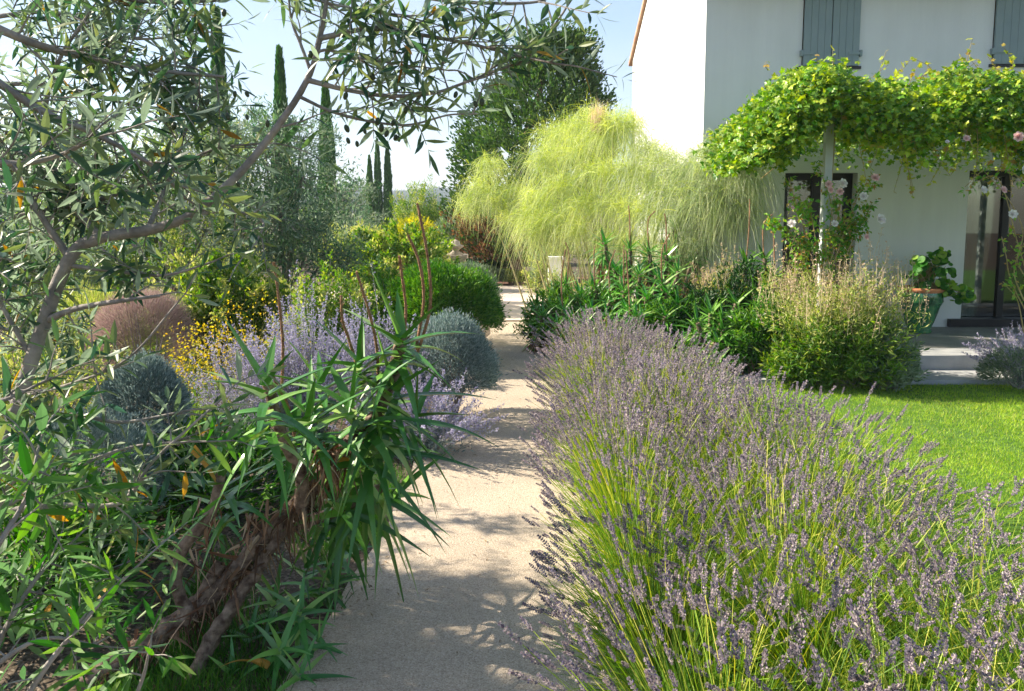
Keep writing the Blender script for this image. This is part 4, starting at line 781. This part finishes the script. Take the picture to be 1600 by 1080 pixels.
dome('round_shrub', 'clipped bright green rounded shrub at the left path edge', 'shrub', (P(690, 470, 7.9)[0], 7.9, .52), (.56, .56, .50), M['domegreen'], 28000, OLIVE_LO, .05, .3, .55, .045)
wildbush('leafy_shrub', 'loose green shrub left of the clipped rounded one', 'shrub', (P(605, 480, 8.1)[0], 8.1, .45), (.6, .6, .52), 'domegreen', 15000, OLIVE_LO, .055, mat2='brightgreen')
dome('round_shrub', 'grey-green ball shrub behind the bright green rounded one', 'shrub', (P(738, 480, 9.3)[0]-.03, 9.3, .45), (.36, .5, .47), M['greygreen'], 14000, OLIVE_LO, .035, .2, .7, .02)
dome('silver_shrub', 'silvery clipped ball shrub by the path under the green one', 'shrub', (P(700, 560, 5.7)[0], 5.75, .36), (.34, .36, .40), M['silver'], 26000, OLIVE_LO, .032, .22, .6, .03)
dome('silver_shrub', 'silvery clipped ball shrub seen through the olive leaves', 'shrub', (P(212, 640, 4.1)[0], 4.2, .44), (.22, .25, .32), M['silver'], 24000, OLIVE_LO, .026, .25, .6, .03)
dome('silver_shrub', 'dark silvery shrub low behind the olive suckers', 'shrub', (P(120, 720, 3.7)[0], 3.7, .25), (.42, .4, .36), M['silver'], 20000, OLIVE_LO, .028, .3, .6, .06)
dome('pink_shrub', 'pinkish-brown dried dome shrub on the left', 'shrub', (P(215, 530, 6.4)[0], 6.5, .44), (.38, .42, .46), M['pinkdome'], 40000, NEEDLE, .05, .3, .75, .02, asp=.6)
dome('pink_shrub', 'greenish dry shrub left of the pinkish dome', 'shrub', (P(120, 540, 6.8)[0], 7.0, .38), (.45, .5, .45), M['bush'], 16000, NEEDLE, .06, .3, .7, .04)
for k, (px0, py0, r_) in enumerate([(762, 446, .28), (783, 448, .22), (802, 447, .24), (833, 450, .2)]):
    lab = ['largest grey ball shrub on the mulch, left of the conifer trunk', 'small grey ball shrub just before the conifer trunk', 'tan-grey ball shrub right under the conifer trunk', 'rounded dry shrub at the far right end of the mulch bed'][k]
    dome('ball_shrub', lab, 'shrub', (P(px0, py0, 16)[0], 15.95, r_*.6), (r_, r_, r_*.8), M['greygreen'] if k < 2 else M['bush'], 3500, OLIVE_LO, .05, .25, .6, .02, group='small ball shrubs on the far mulch bed', stem=False)
# yellow flowers
def flowers(name, label, c, r, n_, mat, st, T=BROAD_LO, size=.022):
    t_ = thing(name, label, 'flowers', (c[0], c[1], 0)); sb = MB(); fb = MB(); p, d = shell_pts(c, r, n_, .6, -.2, .1); b0 = np.array((c[0], c[1], 0))+rng.normal(0, .12, (len(p), 3))*[1, 1, 0]; D = p-b0
    strands(sb, b0, D+[0, 0, .1], np.linalg.norm(D, axis=1), .004, .1, 3); k = len(p); q = np.repeat(p, 5, 0)+rng.normal(0, .03, (5*k, 3)); inst(fb, T, q, frames(randdir(5*k)), U(.6, 1.4, 5*k)*size); sb.build('stem', M[st], t_); fb.build('blossoms', M[mat], t_)
flowers('yellow_flowers', 'golden yellow flower clump right of the pinkish dome shrub', (P(310, 570, 5.6)[0], 5.6, .38), (.26, .3, .40), 200, 'yellowfl', 'brightgreen')
flowers('yellow_flowers', 'low golden flowers behind the left aloe rosette', (P(400, 560, 5.9)[0], 5.9, .42), (.45, .35, .5), 200, 'yellowfl', 'bush')
sage_bush('russian_sage', 'tall violet Russian sage behind the left aloe rosette', (P(480, 560, 5.2)[0], 5.2, 0), (.50, .4, 1.08), 260, .6, group=gS, w_=.013, tall=8)
sage_bush('russian_sage', 'violet Russian sage spilling onto the path below the silver ball', (P(655, 680, 4.9)[0], 4.9, 0), (.66, .4, .62), 200, .5, group=gS, w_=.013)
sage_bush('russian_sage', 'sparse grey-violet Russian sage left of the tall one', (P(385, 600, 5.1)[0], 5.1, 0), (.5, .4, .9), 140, .5, group=gS, w_=.012)
sage_bush('russian_sage', 'grey-violet Russian sage with one long spike by the top aloe rosette', (P(585, 600, 5.6)[0], 5.6, 0), (.5, .4, 1.0), 180, .55, group=gS, w_=.013, tall=5)
# background belt
belt = [('leafy_shrub', 'pale leafy bush between the aloes and the white gable wall', 'shrub', (1040, 425), 9.35, (.45, .25, .5), 'bush', 9000, .06, 0), ('leafy_shrub', 'grey-green bush at the far left edge of the garden', 'shrub', (40, 400), 12, (1.6, .8, 1.0), 'greygreen', 14000, .09, 0), ('leafy_shrub', 'green bush behind the pinkish dome shrub', 'shrub', (190, 410), 11, (1.1, .8, .9), 'brightgreen', 13000, .08, 0), ('leafy_shrub', 'pale bush under the yellow-green olive', 'shrub', (290, 420), 12, (1.1, .8, .9), 'bush', 12000, .08, 0), ('leafy_shrub', 'low green bush left of the pinkish dome', 'shrub', (100, 450), 9.5, (.9, .6, .6), 'brightgreen', 9000, .07, 0), ('yellow_shrub', 'yellow-green shrub glowing below the far hills', 'shrub', (645, 350), 15, (.45, .45, .42), 'yellowgreen', 9000, .09, -.15), ('leafy_shrub', 'bright green shrub under the yellow-green one', 'shrub', (620, 400), 12, (.85, .7, .62), 'brightgreen', 14000, .09, 0),
        ('leafy_shrub', 'olive green shrub left of the yellow-green one', 'shrub', (555, 390), 12.5, (.6, .6, .6), 'bush', 10000, .09, 0), ('leafy_shrub', 'green shrub beyond the stone urn', 'shrub', (715, 390), 19, (1.0, .8, 1.05), 'greygreen', 9000, .12, 0), ('leafy_shrub', 'tall green shrub right of the yellow-green one', 'shrub', (655, 345), 24, (.9, .8, 1.2), 'brightgreen', 8000, .13, .3),
        ('dark_hedge', 'dark green low hedge below the conifer', 'hedge', (745, 432), 17.2, (1.0, .5, .55), 'darkgreen', 9000, .09, 0), ('leafy_shrub', 'sunlit green shrub seen under the conifer crown', 'shrub', (800, 420), 22, (2.2, .8, 1.1), 'brightgreen', 12000, .13, 0),
        ('leafy_shrub', 'bright green shrub left behind the pinkish dome', 'shrub', (330, 470), 8.0, (.8, .6, .75), 'brightgreen', 14000, .07, 0), ('leafy_shrub', 'dark green shrub at the far left behind the olive', 'shrub', (60, 430), 9, (1.3, .8, 1.2), 'greygreen', 15000, .08, 0), ('leafy_shrub', 'lime green shrub between the tall sages', 'shrub', (515, 490), 7.2, (.5, .4, .60), 'brightgreen', 9000, .05, 0),
        ('leafy_shrub', 'grey bush with pale tips left of the olive stem', 'shrub', (370, 440), 10.5, (.9, .6, .9), 'bush', 9000, .08, 0), ('leafy_shrub', 'pale shrub between path paving and bamboo canes', 'shrub', (850, 425), 14.2, (.35, .5, .6), 'bush', 5000, .09, 0), ('leafy_shrub', 'green shrub at the foot of the white garden wall', 'shrub', (880, 440), 11.8, (.35, .3, .35), 'bush', 4000, .06, 0),
        ('leafy_shrub', 'mid green shrub mass left of the three cypresses', 'shrub', (520, 400), 22, (2.0, 1, 1.2), 'greygreen', 9000, .14, 0)]
for (nm, lab, cat, q, Y, r_, mt, n_, sz, dz) in belt:
    c = P(*q, Y); zc = c[2]+dz; wildbush(nm, lab, cat, (c[0], Y, max(zc-.1, r_[2]*.5)), r_, mt, int(n_*1.1), BROAD_LO if mt in ('brightgreen', 'yellowgreen') and Y < 14 else OLIVE_LO, sz*.8, mat2={'brightgreen': 'bush', 'greygreen': 'brightgreen', 'bush': 'greygreen'}.get(mt))
# distant treeline beyond the garden, each tree its own
k = 0
where = ['behind the slim cypresses', 'left of the slim cypresses', 'right of the small far cypress', 'below the ridge in the gap', 'beyond the olive crowns', 'at far left', 'beyond the pale olive', 'behind the conifer', 'beside the distant pale house', 'under the sky gap']
for (px0, Y, r_, h_) in [(600, 60, 3.0, 1.9), (540, 48, 3.5, 3.0), (712, 70, 2.6, 1.6), (640, 85, 4, 1.4), (470, 50, 3.5, 4.2), (40, 30, 3.2, 5.0), (300, 40, 4, 4.6), (760, 60, 4.5, 3.5), (690, 95, 3, 2.0), (668, 62, 2.2, 1.0)]:
    c = P(px0, 325, Y); c[2] = h_*.5
    cls = [(c+[U(-.5, .5)*r_, U(-.3, .3)*r_, U(-.2, .35)*h_], (r_*.5, r_*.5, h_*.35)) for _ in range(6)]
    crown_tree('far_tree', 'distant garden tree '+where[k], 'tree', (c[0], Y, 0), cls, ['bluegreen' if k % 2 else 'greygreen'], 7, BROAD_LO, .38, .15, group='distant trees past the garden'); k += 1

# stone urn and white wall at the end of the garden
ub = G(712, 450); uY = 13.0; ux = P(712, 400, uY)[0]; t_ = thing('stone_urn', 'weathered pale stone pillar carrying a carved finial above the round shrub', 'pillar', (ux, uY, 0))
zt = P(712, 398, uY)[2]; mb = MB(); mb.box(ux-.16, ux+.16, uY-.16, uY+.16, 0, zt-.06); mb.box(ux-.2, ux+.2, uY-.2, uY+.2, zt-.06, zt); mb.build('pillar', M['stone'], t_)
mb = MB(); zh = P(712, 374, uY)[2]-zt; lathe(mb, [(.12, 0), (.13, .02), (.05, .06), (.07, .09), (.14, .55*zh), (.13, .62*zh), (.08, .66*zh), (.07, .85*zh), (.0, zh)], (ux, uY, zt), 20); mb.build('finial', M['stone'], t_, True)
bo = MB(); c = P(690, 425, 12.6); p, d = shell_pts((c[0], 12.6, .35), (.32, .3, .42), 1, .0); 
import bmesh
bm = bmesh.new(); bmesh.ops.create_icosphere(bm, subdivisions=3, radius=1)
for v in bm.verts: v.co = Vector((v.co.x*.3*(1+.12*math.sin(v.co.z*4+v.co.x*3)), v.co.y*.26, v.co.z*.42*(1+.1*math.sin(v.co.x*5))))
me = bpy.data.meshes.new('boulder'); bm.to_mesh(me); bm.free(); me.materials.append(M['stone']); me.shade_smooth(); o = bpy.data.objects.new('boulder', me); col.objects.link(o); o.location = (c[0], 12.6, .4); tag(o, 'pale rounded boulder leaning at the foot of the stone pillar', 'boulder')
mb = MB(); wx = P(857, 420, 13.5)[0]; wx2 = P(878, 420, 13.5)[0]; mb.box(wx, wx2, 13.5, 13.7, 0, P(866, 406, 13.5)[2]); mb.box(wx-.02, wx2+.02, 13.47, 13.73, P(866, 406, 13.5)[2]+.002, P(866, 406, 13.5)[2]+.05); tag(mb.build('garden_wall', M['render']), 'low white rendered wall end seen behind the bamboo canes', 'wall')

# ---------------------------------------------------------------- far hills
mb = MB(); xs = np.linspace(-900, 900, 90); ys = np.linspace(380, 1300, 24); X, Yy = np.meshgrid(xs, ys)
rise = np.clip((Yy-380)/500, 0, 1)
Z = -3+rise*(20+7*np.sin(X*.008+1.2)+4*np.sin(X*.023)+2*np.sin(X*.06))
V = np.stack([X, Yy, Z], -1).reshape(-1, 3); nx = len(xs)-1; i = np.arange(nx*(len(ys)-1)); a = (i//nx)*(nx+1)+i % nx
mb.add(V, np.stack([a, a+1, a+nx+2, a+nx+1], 1)); structure(mb.build('hills', M['hillwood']))
def hz(x, y): return -3+np.clip((y-380)/500, 0, 1)*(20+7*np.sin(x*.008+1.2)+4*np.sin(x*.023)+2*np.sin(x*.06))
n_ = 5000; x = U(-300, 160, n_); y = U(385, 920, n_); s = U(2.5, 5, n_); k = 24; cc = np.stack([x, y, hz(x, y)+s*.5], 1); p = np.repeat(cc, k, 0)+randdir(n_*k)*np.repeat(s, k)[:, None]*[1, 1, .8]*.9
mb = MB(); inst(mb, BROAD_LO, p, frames(randdir(n_*k)+[0, 0, .3]), U(1.2, 2.6, n_*k)); tag(mb.build('hill_woodland', M['hillwood']), 'hazy green woodland covering the distant hills', 'woodland', kind='stuff')
for k, (px0, py0, Y, lab) in enumerate([(706, 338, 420, 'tiny pale house low on the distant hill'), (690, 346, 400, 'tiny pale house nearer on the distant hill')]):
    c = P(px0, py0, Y); t_ = thing('far_house', lab, 'house', (c[0], Y, hz(c[0], Y)), 'pale houses on the distant hill'); z0 = hz(c[0], Y); 
    MB().box(c[0]-4, c[0]+4, Y-3, Y+3, min(z0, c[2])-2, c[2]+1.5).build('wall', M['farwhite'], t_); m_ = MB(); m_.add([(c[0]-4.4, Y-3.4, c[2]+1.5), (c[0]+4.4, Y-3.4, c[2]+1.5), (c[0]+4.4, Y+3.4, c[2]+1.5), (c[0]-4.4, Y+3.4, c[2]+1.5), (c[0]-4.4, Y, c[2]+3), (c[0]+4.4, Y, c[2]+3)], [(0, 1, 5, 4), (2, 3, 4, 5), (0, 3, 2, 1)]); m_.build('roof', M['tile'], t_)

# ---------------------------------------------------------------- foreground olive tree
ol = thing('olive_tree', 'foreground olive tree with arching grey branch and dark olives', 'olive tree', (-1.75, 1.35, 0))
bb = MB(); YO = 1.6
trunk = tube(bb, [(-1.75, 1.35, -.05), (-1.62, 1.42, .35), P(-60, 900, 1.5), P(8, 700, 1.58), P(55, 545, YO), P(108, 405, YO), P(158, 372, YO), P(230, 360, YO), P(300, 335, YO), P(370, 275, YO), P(432, 200, YO), P(480, 125, YO), P(500, 60, YO), P(515, -30, YO)], .021, .004, 10, 8, .05)
bb.build('trunk', M['bark'], ol, True)
lb = MB(); yb = MB(); tw = MB(); stemends = []
def opening(p):          # gaps in the crown where the sky shows
    x = 800+F_PX*p[0]/max(p[1], .3); y = 325+F_PX*(EYE-p[2])/max(p[1], .3)
    return (375 < x < 480 and 0 < y < 185) or (505 < x < 740 and 215 < y < 330) or (690 < x < 900 and 115 < y < 240 and rng.random() < .8) or (885 < x < 1000 and 0 < y < 120) or (175 < x < 300 and 175 < y < 250) or (120 < x < 300 and 450 < y < 700)
def twig(p0, d, ln, leaf=.058, dens=1.0, mbl=None, bare=.12):
    d = np.asarray(d, float); e_ = np.asarray(p0)+d/np.linalg.norm(d)*ln*.7
    if opening(e_) and rng.random() < .88: return
    if e_[1] < 2.2 and e_[2] > 1.3 and e_[0]/e_[1] > -.40 and rng.random() < .25: return
    mbl = mbl or lb; n_ = 7; p = [np.asarray(p0, float)]; d = np.asarray(d, float)/np.linalg.norm(d); st_ = ln/n_
    for _ in range(n_):
        d = d+rng.normal(0, .12, 3)+np.array((0, 0, -.035)); d /= np.linalg.norm(d); p.append(p[-1]+d*st_)
    p = np.array(p); tube(tw, p[::2] if len(p) > 4 else p, .0022, .0009, 4, 3)
    k = max(3, int(ln/.017*dens)); u = bare+(1-bare)*(np.arange(k)+.5)/k; ii = u*(len(p)-1.001); a_ = ii.astype(int); q = p[a_]+(p[a_+1]-p[a_])*(ii-a_)[:, None]; T = nrm(p[a_+1]-p[a_])
    A = nrm(np.cross(T, randdir(1)+np.array((0, .1, .2)))); B = np.cross(T, A); ang = (np.arange(k) % 2)*math.pi/2+U(0, .4, k)
    O = A*np.cos(ang)[:, None]+B*np.sin(ang)[:, None]
    for sg in (1, -1):
        keep = rng.random(k) < .9; D = nrm(T*U(.35, 1.0, k)[:, None]+O*sg+randdir(k)*.25); N_ = nrm(T*.5-O*sg*.2+randdir(k)*.5+np.array((0, -.1, .6)))
        s = leaf*U(.65, 1.2, k)*(1-.35*u**3); yl = rng.random(k) < .015
        R = frames(D, N_); sx = np.stack([s*U(.8, 1.15, k), s, s], 1)
        inst(mbl, OLIVE, q[keep & ~yl], R[keep & ~yl], sx[keep & ~yl]); inst(yb, OLIVE, q[keep & yl], R[keep & yl], sx[keep & yl])
    D = T[-1:]; inst(mbl, OLIVE, p[-1:], frames(D), np.array([leaf*.8])); return p
def limb(pts, r0, r1, nt, ln=(.10, .22), leaf=.058, dens=1.0, bias=(0, 0, 0), mbl=None, t0=.1, jy=.12, pull=.8):
    p3 = [P(q[0], q[1], q[2] if len(q) > 2 else YO) for q in pts]; m_ = MB(); p = tube(m_, p3, r0, r1, 7, 7, .03); br = m_.build('branch', M['bark'], ol, True)
    for _ in range(nt):
        u = t0+(1-t0)*rng.random(); i_ = min(int(u*(len(p)-1)), len(p)-2); T = p[i_+1]-p[i_]; T /= np.linalg.norm(T); twig(p[i_], T*U(.2, pull)+randdir(1)[0]*[.8, jy*5, .8]+np.array(bias), U(*ln), leaf, dens, mbl)
    twig(p[-1], p[-1]-p[-2], U(*ln), leaf, dens, mbl); return p
# right-hand crown over the path
limb([(480, 125), (540, 140), (610, 150), (680, 145), (750, 120), (820, 95)], .006, .002, 26, (.08, .17), .057, .74)
limb([(500, 60), (580, 45), (660, 55), (740, 70), (800, 85), (870, 100, 1.55)], .006, .002, 26, (.08, .17), .057, .74)
limb([(515, -20), (600, -15), (690, 0), (770, 5), (850, 0), (905, -40)], .006, .002, 26, (.08, .18), .057, .8, (0, 0, -.25))
limb([(820, 95), (850, 60), (880, 20), (900, -20)], .003, .002, 5, (.06, .12), .057, .8)
limb([(466, 150), (520, 175), (580, 190), (640, 195), (700, 180), (745, 178)], .004, .0015, 18, (.06, .15), .052, .65, (.1, 0, -.1))
limb([(480, 130), (500, 80), (560, 90), (620, 100), (700, 110)], .004, .0015, 20, (.06, .15), .057, .7, (.1, 0, .1))
limb([(432, 200), (470, 190), (500, 178)], .003, .001, 3, (.04, .07), .045, .5)
limb([(485, 110), (470, 70), (455, 30), (450, -20)], .004, .002, 6, (.07, .16), .057, .8)
limb([(440, -30), (480, -5), (560, 15), (640, 25)], .004, .002, 15, (.08, .16), .057, .8, (0, 0, -.3))
# upper left crown
limb([(-60, 20, 1.5), (60, 70, 1.55), (160, 95, 1.6), (260, 112, 1.6), (350, 120, 1.65)], .010, .003, 34, (.10, .22), .057, .8)
limb([(-60, 90, 1.3), (60, 170, 1.35), (150, 210, 1.4), (240, 260, 1.45), (290, 310, 1.5)], .008, .003, 26, (.08, .18), .06, .8)
limb([(-50, -60, 1.7), (100, -30, 1.7), (220, 0, 1.7), (330, 0, 1.7), (400, -10, 1.7)], .010, .004, 36, (.10, .22), .057, .85, (0, 0, -.3))
limb([(-40, 250, 1.2), (40, 255, 1.2), (100, 240, 1.2), (150, 215, 1.2)], .006, .002, 13, (.08, .15), .057, .8)
limb([(110, 405), (60, 330, 1.6), (20, 260, 1.6), (-20, 180, 1.6)], .008, .004, 24, (.10, .22), .057, .86)
limb([(20, 340, 1.64), (120, 322, 1.7), (220, 290, 1.7), (330, 235, 1.7), (400, 225, 1.7)], .007, .002, 26, (.08, .18), .057, .8)
limb([(158, 372), (100, 300, 1.65), (70, 200, 1.7), (90, 100, 1.7), (140, 20, 1.7)], .008, .003, 34, (.10, .22), .057, .8)
limb([(230, 360), (260, 290, 1.7), (285, 220, 1.64), (310, 150, 1.7)], .006, .002, 13, (.10, .20), .057, .74)
limb([(300, 335), (360, 330, 1.65), (410, 345, 1.65), (400, 380, 1.6)], .004, .002, 10, (.06, .13), .05, .8)
limb([(-40, 130, 1.9), (90, 135, 1.9), (210, 165, 1.9), (320, 175, 1.9)], .007, .002, 32, (.08, .20), .056, .85)
limb([(-20, 230, 1.95), (110, 255, 1.95), (230, 285, 1.95), (330, 300, 1.95)], .007, .002, 32, (.08, .20), .056, .85)
limb([(-40, 30, 2.0), (90, 20, 2.0), (200, 60, 2.0), (330, 50, 2.0)], .007, .002, 30, (.08, .20), .056, .85)
limb([(-40, 400, 1.8), (30, 420, 1.8), (90, 450, 1.8)], .006, .002, 16, (.08, .18), .056, .85)
# left middle
limb([(110, 415, 1.6), (190, 425, 1.6), (260, 430, 1.55), (330, 410, 1.5)], .005, .002, 10, (.06, .13), .057, .8)
limb([(75, 500), (120, 482, 1.55), (190, 470, 1.5), (250, 462, 1.5)], .008, .003, 6, (.05, .12), .057, .6)
limb([(50, 560), (0, 470, 1.6), (-30, 380, 1.6)], .006, .003, 13, (.08, .18), .057, .86)
limb([(30, 620), (110, 600, 1.45), (200, 560, 1.4), (280, 470, 1.4)], .004, .0015, 8, (.06, .13), .057, .65)
limb([(10, 700), (100, 650, 1.4), (190, 660, 1.4), (300, 640, 1.4)], .006, .002, 12, (.08, .18), .057, .9)
limb([(-40, 640, 1.3), (20, 620, 1.3), (80, 590, 1.3)], .005, .002, 9, (.07, .15), .06, .9)
limb([(0, 800, 1.35), (90, 790, 1.35), (190, 785, 1.35), (240, 720, 1.35), (350, 620, 1.4)], .007, .002, 9, (.08, .16), .06, .9, t0=.3)
# suckers bottom left
sk = MB()
for pts, nt in (([(-60, 1150, 1.2), (0, 1000, 1.2), (60, 900, 1.25), (120, 840, 1.3)], 13), ([(-20, 1200, 1.15), (60, 1060, 1.15), (140, 960, 1.2), (230, 870, 1.25)], 11), ([(-80, 1000, 1.1), (-20, 880, 1.1), (40, 780, 1.15), (60, 700, 1.2)], 13), ([(-100, 900, 1.3), (0, 800, 1.3), (100, 740, 1.35), (200, 700, 1.4), (300, 690, 1.4)], 9), ([(150, 1200, 1.4), (215, 1080, 1.4), (235, 1010, 1.4)], 5), ([(-60, 1080, 1.4), (60, 1000, 1.45), (160, 1010, 1.5)], 9), ([(-60, 820, 1.5), (40, 740, 1.5), (140, 700, 1.5)], 7)):
    limb(pts, .007, .002, nt, (.07, .16), .068, .9, (.05, 0, .15), mbl=sk)
# rest of the crown, left of the frame: limbs added to shade the near path
for k in range(38):
    bx = U(-4.4, -2.5); b0 = np.array((bx, U(2.0, 4.25), .67*abs(bx)+U(-.85, -.2))) if k < 32 else np.array((U(-2.6, -1.3), U(-.6, 1.2), U(1.6, 2.9)))
    m_ = MB(); e_ = b0+[U(-.3, .5), U(-.4, .4), U(-.1, .5)]; p = tube(m_, [(-1.72, 1.38, 1.2), ((b0[0]-1.7)/2, (b0[1]+1.4)/2, (b0[2]+1.2)/2+.2), b0, e_], .02, .005, 6, 6); 
    m_.build('branch', M['bark'], ol, True)
    for _ in range(32): i_ = rng.integers(len(p)//2, len(p)-1); twig(p[i_], randdir(1)[0]+[.1, 0, .1], U(.18, .38), .07, .8)
lb.build('foliage', M['olive_leaf'], ol); yb.build('yellowed_leaves', M['olive_yellow'], ol); sk.build('sucker_foliage', M['sucker'], ol); tw.build('twigs', M['bark'], ol)
ob = MB(); lathe(ob, [(.0, -1), (.25, -.92), (.5, -.6), (.62, 0), (.52, .55), (.25, .9), (0, 1)], (0, 0, 0), 12); om = mesh_only(ob, 'olive', M['fruit'])
for (qx, qy) in [(356, 182), (386, 183), (367, 147), (386, 147), (418, 193), (270, 158), (300, 128), (212, 152), (324, 160), (272, 197), (167, 68), (56, 160), (542, 201), (544, 220), (558, 225), (604, 209), (618, 215), (623, 217), (596, 200), (634, 172), (614, 192), (712, 148), (753, 160), (743, 163), (645, 200), (662, 148), (612, 165), (540, 150), (485, 86), (582, 120), (350, 20), (372, 288), (244, 375), (88, 292), (86, 328), (105, 291), (590, 190), (570, 205)]:
    s = U(.006, .0088); mt = Matrix.Rotation(U(-.4, .4), 4, 'Y')@Matrix.Scale(s, 4); mt.translation = Vector(P(qx, qy, YO-.03)); place(om, 'olive', ol, mt)

# bed plants at bottom left that fill the ground behind the olive
for k, (px0, py0, Y, mt, r_, lab) in enumerate([(60, 600, 5.2, 'bush', (.6, .5, .55), 'dry green-beige bush far left below the pinkish dome'), (330, 700, 4.0, 'wildgrass', (.5, .4, .3), 'tufted green plants below the yellow flowers'), (30, 860, 3.0, 'wildgrass', (.6, .5, .3), 'green ground plants behind the olive suckers')]):
    c = P(px0, py0, Y); wildbush('bed_plant', lab, 'plant', (c[0], Y, r_[2]*.6), r_, mt, 4200, OLIVE_LO, .06)

# ---------------------------------------------------------------- air
mb = MB(); mb.box(-1000, 1000, -40, 1640, -12, 75); hz_o = mb.build('haze', None); hz_o['kind'] = 'stuff'; hz_o['label'] = 'thin blue summer haze over the distant hills'; hz_o['category'] = 'haze'
m = bpy.data.materials.new('haze'); m.use_nodes = True; n = m.node_tree; n.nodes.clear(); v = n.nodes.new('ShaderNodeVolumePrincipled'); ou = n.nodes.new('ShaderNodeOutputMaterial')
v.inputs['Color'].default_value = (.75, .85, 1, 1); v.inputs['Density'].default_value = .0007; n.links.new(v.outputs[0], ou.inputs['Volume']); hz_o.data.materials.append(m)
sc.cycles.volume_bounces = 0
